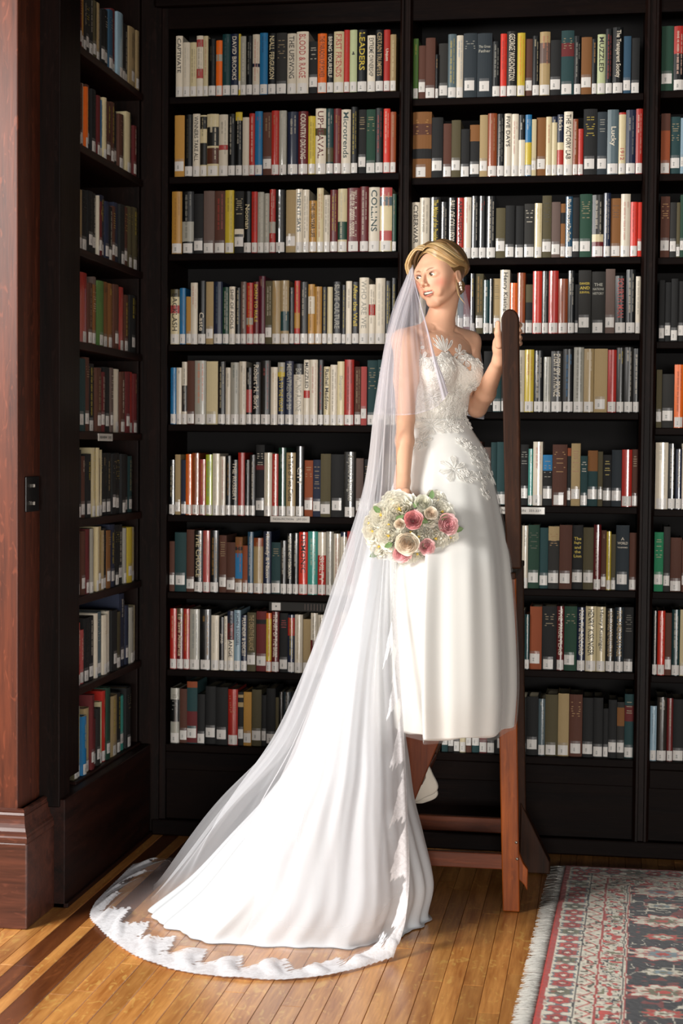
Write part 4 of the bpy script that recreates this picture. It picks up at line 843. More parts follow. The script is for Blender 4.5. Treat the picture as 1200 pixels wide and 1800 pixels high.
# ------------------------------------------------------------------ hair
def hs(az, el, o=0.0):
    """point on the scalp: az from the viewer's right (0) over the face (-90), el upwards, o outwards"""
    a, e = math.radians(az), math.radians(el)
    return h2w((math.cos(e)*math.cos(a)*(.076+o), .010+math.cos(e)*math.sin(a)*(.096+o), .028+math.sin(e)*(.086+o)))
M_HAIR = colattr('blonde_hair', rough=.36, bscale=700, bump=.2, grain=.2, spec=.5)
hb = MB(); hr = random.Random(12)
def lock(ctrl, r, c, seg=6, n_=22):
    q = crom(np.array(ctrl), n_); rs = [r*min(1, .35+1.9*t)*(1 if t < .8 else max(.25, (1-t)/.2)) for t in np.linspace(0, 1, n_)]
    hb.tube(q, rs, seg, c)
BL = [c3(200, 168, 116), c3(166, 132, 86), c3(122, 92, 58), c3(222, 194, 146), c3(92, 70, 46)]
# cap of hair over the skull, hairline above the brow
th = np.linspace(0, 1, 30)
cap_pts = []
for az in np.linspace(-90, 270, 64, endpoint=False):
    f_ = max(0, math.cos(math.radians(az+90)))          # 1 at the front
    lo = 47*f_**1.2-(1-f_)*26-12*max(0, -math.cos(math.radians(az+90)))
    cap_pts.append([hs(az, 90-(90-lo)*t, .0060-.005*t**6) for t in th])
cap_g = np.array(cap_pts).transpose(1, 0, 2)
hcol = np.zeros(cap_g.shape); hcol[:] = c3(112, 84, 52)
bun = h2w((-.028, .088, -.030))
part = lambda t: hs(-112+t*20, 52+36*t, .010)         # parting above her right temple, running back
# front sweep from the parting over the forehead to the viewer's right ear, then to the bun
for i in range(64):
    t = i/63; s0 = np.array(part(t*.95)); c = BL[hr.choice([0, 0, 1, 3, 1])] if t < .6 else BL[hr.choice([1, 2, 2, 4])]
    o = .008+hr.uniform(0, .007)*(1-t*.5)
    m1 = hs(-78+30*t, 55+22*t, o+.008*(1-t)); m2 = hs(-42+28*t, 34+26*t, o+.006); m3_ = hs(-12+30*t, 6+34*t, o); m4 = hs(38+16*t, -6+26*t, o-.002)
    lock([s0, m1, m2, m3_, m4, bun+np.array([hr.uniform(-.015, .015), 0, hr.uniform(-.02, .02)])], .0034+hr.uniform(0, .0024), c.tolist())
for i in range(22):                                   # lower edge of the sweep, close to the brow and temple
    t = i/21; c = BL[hr.choice([0, 1, 3, 0, 2])]; e_ = -11*(1-t)
    lock([hs(-104+6*t, 50+e_*.3, .004), hs(-80, 50+e_*.4+4*t, .003+.005*t), hs(-46, 33+e_+6*t, .002+.006*t), hs(-16, 10+e_+8*t, .002+.004*t), hs(8, 6+e_*.3, .004), hs(34, 0, .004), bun], .0034, c.tolist())
# the other side: puffed out past the temple, tucked back
for i in range(50):
    t = i/49; s0 = np.array(part(t*.95)); c = BL[hr.choice([0, 1, 3, 1, 2])]
    o = .016+hr.uniform(0, .007)*(1-t*.6); pf = .012*(1-t)
    m1 = hs(-128-24*t, 44+30*t, o+pf); m2 = hs(-146-24*t, 16+36*t, o+.007+pf); m3_ = hs(-166-14*t, -10+34*t, o+pf*.6); m4 = hs(-214, -12+22*t, o-.002)
    lock([s0, m1, m2, m3_, m4, bun+np.array([hr.uniform(-.02, .01), 0, hr.uniform(-.02, .02)])], .0034+hr.uniform(0, .0024), c.tolist())
# crown and back
for i in range(44):
    a = -60+i*7.2; 
    if -140 < a < -30: continue
    c = BL[hr.choice([1, 2, 2, 4, 4])]; o = .012+hr.uniform(0, .006)
    lock([part(.9), hs(a, 76, o+.004), hs(a+(90-a)*.15, 48, o+.003), hs(a+(90-a)*.3, 18, o), hs(a+(90-a)*.6, -10, o-.002), bun], .0062, c.tolist())
for k in range(26):                                   # low bun
    a = k*2*math.pi/26; R_ = .022+.005*(k % 3); cpt = bun+HM@np.array([0, .012, 0])
    lock([cpt+HM@np.array([math.cos(a+t*1.6)*R_*(1-.5*t), .022*math.sin(t*3)+.012, math.sin(a+t*1.6)*R_*(1-.5*t)]) for t in np.linspace(0, 1.8, 7)], .008, BL[k % 3].tolist())
for a0 in ((.080, -.014, -.012), (.081, -.010, -.020)):  # loose wisps by the ear
    lock([h2w(a0), h2w((a0[0]+.001, a0[1]-.006, a0[2]-.03)), h2w((a0[0]+.002, a0[1]-.004, a0[2]-.065)), h2w((a0[0]+.016, a0[1]+.004, a0[2]-.095))], .0009, BL[0].tolist(), 4)
hair = hb.build('hair', M_HAIR, bride, smooth=True)
grid_mesh('scalp_hair', cap_g, M_HAIR, attrs={'Col': hcol}, closed=True, parent=hair)
# ------------------------------------------------------------------ gown
def satin(name, c=(242, 241, 236), rough=.6, bump=0, bscale=120, sheen=.3, trans=.0):
    m, nt, b = mat(name); L_ = nt.links.new
    b.inputs['Base Color'].default_value = (*lin(c), 1); b.inputs['Roughness'].default_value = rough; b.inputs['Sheen Weight'].default_value = sheen; b.inputs['Specular IOR Level'].default_value = .3
    if bump:
        tc = N(nt, 'ShaderNodeTexCoord'); v = N(nt, 'ShaderNodeTexVoronoi', feature='DISTANCE_TO_EDGE'); v.inputs['Scale'].default_value = bscale
        n1 = N(nt, 'ShaderNodeTexNoise'); n1.inputs['Scale'].default_value = bscale*.35; n1.inputs['Detail'].default_value = 4; n1.inputs['Distortion'].default_value = 2
        ad = N(nt, 'ShaderNodeMath', operation='ADD'); L_(tc.outputs['Object'], v.inputs['Vector']); L_(tc.outputs['Object'], n1.inputs['Vector'])
        L_(v.outputs['Distance'], ad.inputs[0]); L_(n1.outputs['Fac'], ad.inputs[1])
        bp = N(nt, 'ShaderNodeBump'); bp.inputs['Strength'].default_value = bump; bp.inputs['Distance'].default_value = .004; L_(ad.outputs[0], bp.inputs['Height']); L_(bp.outputs[0], b.inputs['Normal'])
    return m
def tulle(name, c=(234, 235, 243), lo=.12, hi=.75, lace=False, edge=None):
    m, nt, b = mat(name); L_ = nt.links.new; nt.nodes.remove(b); out = nt.nodes['Material Output']
    tr = N(nt, 'ShaderNodeBsdfTransparent'); df = N(nt, 'ShaderNodeBsdfDiffuse'); tl = N(nt, 'ShaderNodeBsdfTranslucent')
    df.inputs[0].default_value = (*lin(c), 1); tl.inputs[0].default_value = (*lin(c), 1)
    m1 = N(nt, 'ShaderNodeMixShader'); m1.inputs[0].default_value = .35; L_(df.outputs[0], m1.inputs[1]); L_(tl.outputs[0], m1.inputs[2])
    lw = N(nt, 'ShaderNodeLayerWeight'); lw.inputs['Blend'].default_value = .5
    pw = N(nt, 'ShaderNodeMath', operation='POWER'); pw.inputs[1].default_value = 6.0; L_(lw.outputs['Facing'], pw.inputs[0])
    mr = N(nt, 'ShaderNodeMapRange'); mr.inputs['To Min'].default_value = lo; mr.inputs['To Max'].default_value = hi; L_(pw.outputs[0], mr.inputs[0]); fac = mr.outputs[0]
    at = N(nt, 'ShaderNodeAttribute', attribute_name='dens'); mu = N(nt, 'ShaderNodeMath', operation='MULTIPLY'); L_(fac, mu.inputs[0]); L_(at.outputs['Fac'], mu.inputs[1]); fac = mu.outputs[0]
    if lace:
        a = N(nt, 'ShaderNodeAttribute', attribute_name='lace'); tc = N(nt, 'ShaderNodeTexCoord')
        v = N(nt, 'ShaderNodeTexVoronoi', feature='DISTANCE_TO_EDGE'); v.inputs['Scale'].default_value = 85
        n1 = N(nt, 'ShaderNodeTexNoise'); n1.inputs['Scale'].default_value = 34; n1.inputs['Detail'].default_value = 3; n1.inputs['Distortion'].default_value = 1.5
        L_(tc.outputs['Object'], v.inputs['Vector']); L_(tc.outputs['Object'], n1.inputs['Vector'])
        r1 = N(nt, 'ShaderNodeMapRange'); r1.inputs['From Min'].default_value = .02; r1.inputs['From Max'].default_value = .10; r1.inputs['To Min'].default_value = 1; r1.inputs['To Max'].default_value = .9; L_(v.outputs['Distance'], r1.inputs[0])
        r2 = N(nt, 'ShaderNodeMapRange'); r2.inputs['From Min'].default_value = .42; r2.inputs['From Max'].default_value = .52; r2.inputs['To Min'].default_value = .86; r2.inputs['To Max'].default_value = 1; L_(n1.outputs['Fac'], r2.inputs[0])
        mm = N(nt, 'ShaderNodeMath', operation='MULTIPLY'); L_(r1.outputs[0], mm.inputs[0]); L_(r2.outputs[0], mm.inputs[1])
        tq = N(nt, 'ShaderNodeMapRange'); tq.inputs['To Min'].default_value = .35; tq.inputs['To Max'].default_value = .04; L_(a.outputs['Fac'], tq.inputs[0]); L_(tq.outputs[0], m1.inputs[0])
        m3 = N(nt, 'ShaderNodeMath', operation='MULTIPLY'); L_(mm.outputs[0], m3.inputs[0]); L_(a.outputs['Fac'], m3.inputs[1])
        mx = N(nt, 'ShaderNodeMath', operation='MAXIMUM'); L_(fac, mx.inputs[0]); L_(m3.outputs[0], mx.inputs[1]); fac = mx.outputs[0]
    m2 = N(nt, 'ShaderNodeMixShader'); L_(fac, m2.inputs[0]); L_(tr.outputs[0], m2.inputs[1]); L_(m1.outputs[0], m2.inputs[2]); L_(m2.outputs[0], out.inputs[0])
    return m
M_SATIN = satin('ivory_satin', (236, 235, 230)); M_LACEB = satin('corded_lace', (240, 237, 228), .7, .9, 95)
M_TRAIN = satin('white_tulle_over_satin', (214, 218, 222), .8, sheen=.15)
M_THREAD = satin('lace_thread', (244, 241, 234), .6)
M_TULLE = tulle('veil_tulle', (246, 246, 250), lo=.31, hi=.95, lace=True); M_TULLE2 = tulle('blusher_tulle', (232, 231, 243), .20, .85); M_SHEER = tulle('skirt_overlay_tulle', (236, 236, 234), .12, .8)
ax0 = np.array([SC[0], SC[1]])-TF[:2]*.012
def ring(z, off, th):
    """surface of the torso at height z in directions th, pushed out by off"""
    d = np.stack([np.cos(th), np.sin(th), np.zeros_like(th)], 1); r = np.full(len(th), .02); c0 = np.array([ax0[0], ax0[1], 0])
    zz = np.broadcast_to(z, th.shape)
    for _ in range(26):
        p = c0+d*r[:, None]; p[:, 2] = zz; e = sdf(p, ('t',)); r = r+np.clip(off-e, -.02, .02)*.9
    p = c0+d*r[:, None]; p[:, 2] = zz; return p
NB = 120; th = np.linspace(0, 2*math.pi, NB, endpoint=False); tf = math.atan2(TF[1], TF[0]); dth = (th-tf+math.pi) % (2*math.pi)-math.pi
def gauss(x, s): return np.exp(-(x/s)**2)
ztop = zB+.040+.026*(gauss(np.abs(dth-.10)-.50, .34))-.052*gauss(dth-.27, .11)+.004*np.sin(th*23)-.02*sstep(1.2, 2.6, np.abs(dth))
rows_ = 34; Bd = np.zeros((rows_, NB, 3))
for i in range(rows_):
    t = i/(rows_-1); Bd[i] = ring((zW-.03)+(ztop-(zW-.03))*t, .0065, th)
Bd = np.concatenate([Bd, (Bd[-1:]*1.0+np.concatenate([(np.append(ax0, 0)-Bd[-1])[:, :2]*.06, np.full((NB, 1), -.004)], 1)[None])])
gown = grid_mesh('gown', Bd, M_LACEB, closed=True, parent=bride); gown['label'] = 'corded ivory lace bodice'
# sheer yoke up to the collarbones
ytop = np.full(NB, zs_sh+.004)
Yk = np.stack([ring(ztop-.01+(ytop-ztop+.01)*t, .004, th) for t in np.linspace(0, 1, 12)])
grid_mesh('sheer_yoke', Yk, tulle('yoke_tulle', (240, 226, 212), .10, .55), closed=True, parent=gown, attrs={'dens': np.ones(Yk.shape[:2])})
# skirt: levels down the gown (left px, right px, py, centre depth, half depth)
LV = [(738,833,738,5.38,.080),(716,850,778,5.36,.125),(710,862,830,5.32,.165),(702,874,885,5.27,.20),(694,887,950,5.20,.235),(690,893,1000,5.16,.26),(684,900,1100,5.12,.285),(684,903,1200,5.10,.30),(689,899,1268,5.10,.295)]
lv = []
for l, r, y, cy, ry in LV:
    a, c = P(l, y, cy), P(r, y, cy); lv.append([(a[0]+c[0])/2, cy, (a[0]-c[0])/-2, ry, (a[2]+c[2])/2])
lv = crom(np.array(lv), 90); lv[:, 4] = np.minimum.accumulate(lv[:, 4])
NS = 260; ph = np.linspace(0, 2*math.pi, NS, endpoint=False)
def loft(lv, ph, fold, power=2.0):
    G_ = np.zeros((len(lv), len(ph), 3))
    for i, (cx, cy, rx, ry, z) in enumerate(lv):
        t = i/(len(lv)-1); c, s = np.cos(ph), np.sin(ph); k = 1+fold(t, ph)
        G_[i] = np.stack([cx+rx*np.sign(c)*np.abs(c)**(2/power)*k, cy+ry*np.sign(s)*np.abs(s)**(2/power)*k, np.full(len(ph), z)], 1)
    return G_
def wrapd(a, b_): return (a-b_+math.pi) % (2*math.pi)-math.pi
def skirt_fold(t, ph, sc=1.0):
    f_ = .035*np.sin(6*ph+.6)+.022*np.sin(11*ph+2.2+t)+.010*np.sin(19*ph+4)
    d = wrapd(ph, math.radians(-104)); step = .20*sstep(-.04, .04, d)*np.exp(-np.clip(d, 0, 9)/.9)-.05*sstep(.5, 0, -d)*(d < 0)
    d2 = wrapd(ph, math.radians(-150)); step = step+.05*sstep(-.03, .04, d2)*np.exp(-np.clip(d2, 0, 9)/.5)
    return (f_+step)*sstep(.02, .75, t)*sc
Sk = loft(lv, ph, skirt_fold)
w0 = ring(lv[0][4], .007, ph)
for i in range(20): k = (1-i/20)**2; q = ring(lv[i][4], .013, ph); Sk[i] = Sk[i]*(1-k)+q*k
Sk[-1, :, 2] += .004*np.sin(ph*9)
hem_in = Sk[-1:].copy(); hem_in[..., 2] += .02; hem_in[..., :2] = hem_in[..., :2]*.97+np.array([lv[-1][0], lv[-1][1]])*.03
Sk = np.concatenate([Sk, hem_in])
skirt = grid_mesh('skirt', Sk, M_SATIN, closed=True, parent=gown)
Ov = loft(lv, ph, lambda t, p_: skirt_fold(t, p_, .8)+.02+.02*t+.012*np.sin(7*p_+1)*t+.008*np.sin(13*p_))
Ov[:14] = Sk[:14]+(Sk[:14]-np.array([lv[0][0], lv[0][1], 0]))*np.array([.02, .02, 0]); Ov[-1, :, 2] -= .012; Ov[-1, :, :2] = Ov[-2, :, :2]*.985+np.array([lv[-1][0], lv[-1][1]])*.015
grid_mesh('tulle_overlay', Ov, M_SHEER, closed=True, parent=gown, attrs={'dens': np.ones(Ov.shape[:2])})
# train, falling from the back of the waist, past the ladder, to the floor
TV = [(715,738,765,5.45,.03),(692,722,850,5.40,.08),(652,704,950,5.30,.16),(622,700,1060,5.18,.24),(582,700,1163,5.12,.28),(546,706,1267,5.08,.30),(520,714,1333,5.06,.32),(474,722,1400,5.05,.34),(420,737,1462,5.04,.355),(354,753,1537,5.03,.37)]
tv = []
for l, r, y, cy, ry in TV:
    a, c = P(l, y, cy), P(r, y, cy); tv.append([(a[0]+c[0])/2, cy, (c[0]-a[0])/2, ry, (a[2]+c[2])/2])
a, c = atZ(296, 1582), atZ(750, 1592); tv.append([(a[0]+c[0])/2, 5.05, (c[0]-a[0])/2, .385, .02]); tv.append([(a[0]+c[0])/2, 5.05, (c[0]-a[0])/2*1.03, .395, .004])
tv = crom(np.array(tv), 150); tv[:, 4] = np.maximum(np.minimum.accumulate(tv[:, 4]), .004)
def train_fold(t, ph): return (.028*np.sin(7*ph+1.0+1.5*t)+.018*np.sin(13*ph+2.2*t)+.012*np.sin(23*ph+1)+.010*np.sin(37*ph-3*t))*sstep(.05, .9, t)
Tr = loft(tv, ph, train_fold, 2.3); Tr[..., 2] = np.maximum(Tr[..., 2], .004)
train = grid_mesh('train', Tr, M_TRAIN, closed=True, parent=gown)
# folded lining hanging behind the stringer
def plate(name, pts, Y, th_, m, parent):
    q = crom(np.array([(p[0], p[2]) for p in (P(x, y, Y) for x, y in pts)]), 40); b = MB(); n_ = len(q); c_ = q.mean(0)
    for k, (o_, s_) in enumerate(((0, .90), (th_*.25, 1), (th_*.75, 1), (th_, .9))):
        b.v += [(c_[0]+(x-c_[0])*s_, Y+o_, c_[1]+(z-c_[1])*s_) for x, z in q]
    fs = [tuple(range(n_)), tuple(range(4*n_-1, 3*n_-1, -1))]+[(k*n_+i, (k+1)*n_+i, (k+1)*n_+(i+1) % n_, k*n_+(i+1) % n_) for k in range(3) for i in range(n_)]
    b.f += fs; b.c += [(1, 1, 1)]*len(fs); b.mi += [0]*len(fs); return b.build(name, m, parent, smooth=True)
M_LIN = satin('champagne_lining', (206, 198, 184), .6)
plate('lining_fold', [(700,1330),(730,1322),(752,1346),(760,1362),(768,1378),(768.5,1388),(762,1396),(748,1402),(728,1411),(700,1408)], 5.30, .022, M_LIN, gown)
plate('lining_fold', [(700,1380),(740,1385),(764,1388),(769,1396),(764,1404),(750,1410),(735,1413),(700,1410)], 5.335, .018, M_LIN, gown)
for s in (-1, 1):                                     # white pumps on the tread
    hip = tor(s*.075, -.01, zH-.02); ank = np.array([hip[0]-.12, hip[1], .545]); toe = ank+np.array([-.085, -.09, -.085])
    b = MB(); b.tube([ank+np.array([.012, .014, -.03]), ank+(toe-ank)*.3+np.array([0, 0, -.022]), ank+(toe-ank)*.75+np.array([0, 0, -.004]), toe+np.array([-.002, -.002, 0]), toe+(toe-ank)*.3+np.array([0, 0, .02])], [.028, .030, .033, .028, .012], 12)
    b.tube([ank+np.array([.016, .018, -.04]), (ank[0]+.018, ank[1]+.020, .424)], [.016, .006], 10); b.build('shoe', M_SATIN, bride, smooth=True)
# ------------------------------------------------------------------ lace flowers on the gown
dg = bpy.context.evaluated_depsgraph_get(); dg.update()
def bvh_of(objs):
    V, Fc = [], []
    for P_ in objs:
        r_, c_ = P_.shape[:2]; o = len(V); V += P_.reshape(-1, 3).tolist(); idx = np.arange(r_*c_).reshape(r_, c_); idx = np.concatenate([idx, idx[:, :1]], 1)
        Fc += (np.stack([idx[:-1,:-1], idx[:-1,1:], idx[1:,1:], idx[1:,:-1]], -1).reshape(-1, 4)+o).tolist()
    return BVHTree.FromPolygons(V, Fc)
bv = bvh_of([Bd, Yk, Sk])
lr = random.Random(21)
def lace_flower(px, py, size, petals=6, rot=0, asp=1.0, fan=None, lift=.002):
    o_ = Vector(CAM); d_ = Vector(ray(px, py)).normalized(); hit, nor, _, _ = bv.ray_cast(o_, d_)
    if hit is None: return
    if nor.dot(d_) > 0: nor = -nor
    t1 = nor.cross(Vector((0, 0, 1))).normalized(); t2 = t1.cross(nor).normalized()
    if t2.z < 0: t2 = -t2
    b = MB()
    def on(u, v, h):
        q = hit+t1*u+t2*v*asp; c, n_, _, dd = bv.find_nearest(q); 
        if c is None: return q+nor*h
        if n_.dot(nor) < 0: n_ = -n_
        return (c+n_*(lift+h)) if dd < .03 else q+nor*h
    sp_ = fan or (0, 2*math.pi); k_ = petals
    for i in range(k_):
        a = rot+sp_[0]+(sp_[1]-sp_[0])*(i+.5)/k_; w_ = (sp_[1]-sp_[0])/k_*.56; R_ = size*lr.uniform(.82, 1.08)
        ol = []
        for j in range(15):
            t = j/14; s_ = math.sin(math.pi*t); r_ = R_*(.16+.84*s_**.55*(1+.05*math.sin(9*math.pi*t))); aa = a+(t-.5)*2*w_*(.35+.65*s_)
            ol.append(on(r_*math.cos(aa), r_*math.sin(aa), .0012+.002*s_))
        b.tube(ol, .0009, 4)
        for f_ in range(5):
            aa = a+(f_/4-.5)*1.25*w_; r1 = R_*(.93-.10*abs(f_-2)); b.tube([on(r_*math.cos(a+(aa-a)*q), r_*math.sin(a+(aa-a)*q), .0016) for q, r_ in ((.5, R_*.14), (.8, r1*.45), (1, r1*.75), (1, r1))], [.0006, .0008, .0009, .0006], 3)
        c0_ = on(R_*.15*math.cos(a), R_*.15*math.sin(a), .0004); vs_ = [c0_]+[Vector(q)-nor*.0008 for q in ol]
        b.add(vs_, [(0, j+1, j+2) for j in range(14)], mi=1)
    for k in range(7): a = k*.9; c = on(size*.10*math.cos(a), size*.10*math.sin(a), .003); b.tube([c-nor*.001, c+nor*.0015], .0018, 5)
    o = b.build('lace_flower', [M_THREAD, M_PET], gown, smooth=True); o.modifiers.clear(); return o
M_PET = tulle('petal_net', (244, 242, 236), .55, .95)
for m_ in (M_PET,):
    at = [x for x in m_.node_tree.nodes if x.type == 'ATTRIBUTE'][0]; mu = at.outputs['Fac'].links[0].to_node; m_.node_tree.links.remove(at.outputs['Fac'].links[0]); mu.inputs[1].default_value = 1
for a in [(783,620,.052,6,0,1.25,(.55,2.6)),(735,611,.020,5,0,1,None),(742,632,.028,6,.4,1,None),(806,622,.030,6,.2,1,None),(817,634,.026,5,0,1,None),(836,618,.026,6,.8,1.1,None),(842,638,.022,5,.3,1,None),(760,640,.030,6,.1,1,None),(795,640,.030,6,.5,1,None),
          (775,665,.030,6,.4,1,None),(758,700,.034,7,.2,1,None),(800,690,.034,6,.5,1,None),(830,680,.026,6,.1,1,None),(785,718,.036,7,0,1,None),(815,728,.030,6,.4,1,None),
          (758,748,.046,8,.2,1.1,None),(742,776,.036,7,.6,1.2,None),(790,748,.038,7,.1,1,None),(804,752,.028,6,.5,1,None),(822,745,.026,6,.5,1,None),(812,778,.026,7,.3,1,None),(826,790,.034,8,.1,1,None),(798,826,.052,7,.25,1.0,None),(820,838,.034,7,.4,1,None),
          (838,812,.034,7,.2,1,None),(845,842,.030,6,.4,1,None),(852,800,.030,7,0,1.1,None),(860,835,.040,6,.3,1.1,None),(852,868,.028,6,.3,1,None)]:
    lace_flower(a[0], a[1], a[2], a[3], a[4], a[5], a[6])
# ------------------------------------------------------------------ veil
FL = 'f'
def vpt(q): return atZ(q[0], q[1], .007) if q[2] == FL else P(*q)
VC = [
[(728,470,5.38),(727,500,5.30),(706,600,5.20),(698,720,5.15),(696,860,5.13),(692,1000,4.92),(699,1150,4.78),(714,1300,4.72),(721,1450,4.70),(717,1580,4.68),(707,1640,4.66),(690,1685,FL)],
[(724,468,5.38),(723,500,5.31),(695,600,5.20),(686,720,5.15),(680,860,5.12),(668,1000,4.92),(654,1150,4.78),(645,1300,4.68),(636,1450,4.62),(628,1670,FL),(600,1690,FL),(560,1717,FL)],
[(724,466,5.37),(718,500,5.31),(688,600,5.22),(674,720,5.17),(664,860,5.13),(644,1000,4.96),(610,1150,4.82),(570,1300,4.70),(530,1450,4.61),(500,1670,FL),(460,1690,FL),(410,1719,FL)],
[(724,468,5.39),(714,500,5.33),(684,600,5.25),(666,720,5.20),(650,860,5.16),(622,1000,5.05),(576,1150,4.93),(515,1300,4.84),(440,1450,4.77),(385,1645,FL),(330,1674,FL),(262,1692,FL)],
[(726,470,5.42),(712,500,5.36),(681,600,5.32),(661,720,5.30),(645,860,5.28),(604,1000,5.22),(554,1150,5.18),(490,1300,5.15),(385,1430,5.13),(270,1588,FL),(225,1612,FL),(172,1632,FL)],
[(735,468,5.46),(722,500,5.46),(692,600,5.50),(675,720,5.48),(652,860,5.46),(612,1000,5.42),(562,1150,5.38),(500,1300,5.36),(400,1412,5.36),(290,1545,FL),(230,1558,FL),(163,1592,FL)],
[(790,452,5.49),(760,500,5.55),(735,600,5.58),(715,720,5.60),(690,860,5.60),(650,1000,5.58),(590,1150,5.55),(530,1300,5.50),(440,1400,5.50),(350,1512,FL),(300,1508,FL),(232,1520,FL)]]
G0 = np.array([[vpt(q) for q in c] for c in VC]).transpose(1, 0, 2)      # rows x cols
nr, nc = 420, 300
Vg = crom(G0, nr); Vg = crom(Vg.transpose(1, 0, 2), nc).transpose(1, 0, 2)
def normals(G_):
    a = np.gradient(G_, axis=0); b_ = np.gradient(G_, axis=1); n_ = np.cross(a, b_); return n_/(np.linalg.norm(n_, axis=-1, keepdims=True)+1e-9)
tt = np.linspace(0, 1, nr)[:, None]; uu = np.linspace(0, 1, nc)[None]
amp = (.003+.014*sstep(.12, .6, tt))*(1-.9*sstep(.74, .86, tt))
fold = amp*(np.sin(uu*38+2*np.sin(tt*4))+.6*np.sin(uu*67+1+2*tt)+.25*np.sin(uu*121+3*tt))
Vg = Vg+normals(Vg)*fold[..., None]
Vg[..., 2] += .010*sstep(.80, .86, tt)*(1-sstep(.95, 1, tt))*np.maximum(0, np.sin(uu*70+np.sin(tt*40)*2))*.9
Vg[..., 2] = np.maximum(Vg[..., 2], .006)
hd = np.cumsum(np.linalg.norm(np.diff(Vg[::-1], axis=0), axis=-1), 0)[::-1]; hd = np.concatenate([hd, np.zeros((1, nc))])      # distance to the hem
ed = np.cumsum(np.linalg.norm(np.diff(Vg, axis=1), axis=-1), 1); ed = np.concatenate([np.zeros((nr, 1)), ed], 1)             # distance to the front edge
sh_ = np.concatenate([[0], np.cumsum(np.linalg.norm(np.diff(Vg[-1], axis=0), axis=-1))])[None]
lobe = np.abs(((sh_/.155) % 1)-.5)*2
wob = .016*np.sin(sh_*160)*np.sin(hd*120)+.008*np.sin(sh_*330+hd*200)
bt = .088+.125*lobe**1.1+wob*1.4
lace = (1-sstep(-.004, .004, hd-bt))
sv = hd; lobe2 = np.abs(((sv/.17) % 1)-.5)*2; be = (.018+.062*lobe2)*sstep(.44, .55, tt)+.008*np.sin(sv*170)*np.sin(ed*150)
lace2 = (1-sstep(-.003, .003, ed-be))*(tt > .45)
scal = .007*np.abs(np.sin(sh_*math.pi/.022)); lace = np.maximum(lace, lace2); lace = np.where(hd < scal*1.0, 0, lace); dens = np.where(hd < scal, 0.0, 1.0)*np.ones_like(lace)
dens = dens*(1-.55*sstep(.76, .86, tt))*(1+.55*sstep(.20, .0, tt)+.7*np.exp(-((uu-.05)/.05)**2)*0)
grid_mesh('long_veil', Vg, M_TULLE, attrs={'lace': lace, 'dens': dens}, parent=bride)['label'] = 'floor-length tulle veil edged with scalloped lace'
SV = [
[(726,472,5.38),(730,500,5.29),(743,545,5.22),(756,590,5.19),(767,630,5.17),(780,665,5.15),(788,690,5.15)],
[(725,472,5.38),(728,500,5.29),(737,543,5.22),(746,590,5.18),(754,635,5.16),(762,680,5.14),(768,714,5.14)],
[(724,471,5.38),(723,500,5.30),(724,540,5.22),(724,590,5.17),(728,640,5.15),(732,690,5.13),(734,727,5.13)],
[(723,470,5.38),(717,500,5.31),(704,545,5.24),(697,600,5.17),(695,650,5.15),(694,690,5.15),(697,730,5.15)],
[(728,462,5.38),(710,500,5.34),(691,550,5.30),(680,600,5.27),(671,650,5.26),(666,690,5.26),(663,726,5.26)],
[(740,452,5.45),(735,500,5.54),(725,550,5.58),(715,600,5.62),(705,650,5.63),(700,690,5.64),(698,715,5.64)],
[(785,432,5.50),(790,500,5.62),(792,550,5.66),(792,600,5.68),(792,650,5.68),(792,690,5.68),(792,725,5.68)],
[(806,458,5.50),(816,505,5.53),(827,555,5.56),(839,600,5.58),(847,645,5.59),(850,690,5.60),(847,737,5.60)],
[(803,462,5.48),(805,500,5.48),(805,550,5.50),(806,600,5.54),(812,650,5.58),(822,690,5.60),(834,732,5.60)]]
G1 = np.array([[vpt(q) for q in c] for c in SV]).transpose(1, 0, 2); Sg = crom(crom(G1, 150).transpose(1, 0, 2), 300).transpose(1, 0, 2)
t1_ = np.linspace(0, 1, 150)[:, None]; u1_ = np.linspace(0, 1, 300)[None]
Sg = Sg+normals(Sg)*((.0012+.005*t1_)*(np.sin(u1_*75+t1_)+.6*np.sin(u1_*140+2)))[..., None]
ds = np.ones((150, 300))*(1+2.0*(u1_ < .075)+.9*(t1_ > .985)+1.2*np.exp(-((u1_-.005)/.05)**2))
grid_mesh('short_veil', Sg, M_TULLE2, attrs={'dens': ds}, parent=bride)['label'] = 'elbow-length upper layer of the veil'
cb = MB()                                             # jewelled comb holding the veil
for i in range(14):
    p_ = np.array(hs(-150+i*21, 74-abs(i-6)*2.5, .022)); cb.tube([p_, p_+Uh*.006], [.0035, .002], 6)
# ------------------------------------------------------------------ bouquet
fr_ = random.Random(9)
M_PETAL = colattr('flower_petal', rough=.65, bscale=120, grain=.04, sheen=.1, spec=.25)
def petal(b, ang, w_, r0, r1, h0, h1, curl, ruf, c0_, c1_, na=7, nb=6):
    V, Cc, Fc = [], [], []; k = fr_.uniform(0, 6)
    for i in range(nb+1):
        t = i/nb; r_ = r0+(r1-r0)*math.sin(t*math.pi/2)**.75+curl*max(0, t-.7)**2*4; z = h0+(h1-h0)*t**1.25-curl*max(0, t-.75)**2*7
        ww = w_*(.55+.45*math.sin(min(1, t*1.15)*math.pi*.5))*(1-.12*max(0, t-.7)/.3)
        for j in range(na+1):
            u = j/na*2-1; q = ruf*math.sin(u*5+k+t*2)*t; a = ang+u*ww
            V.append(((r_+q)*math.cos(a), (r_+q)*math.sin(a), z-.12*abs(u)**2.5*abs(h1-h0)*t+q*.6))
    for i in range(nb):
        for j in range(na):
            a = i*(na+1)+j; Fc.append((a, a+1, a+na+2, a+na+1)); t = i/nb; Cc.append(tuple(c0_[m]*(1-t)+c1_[m]*t for m in range(3)))
    b.add(V, Fc, Cc)
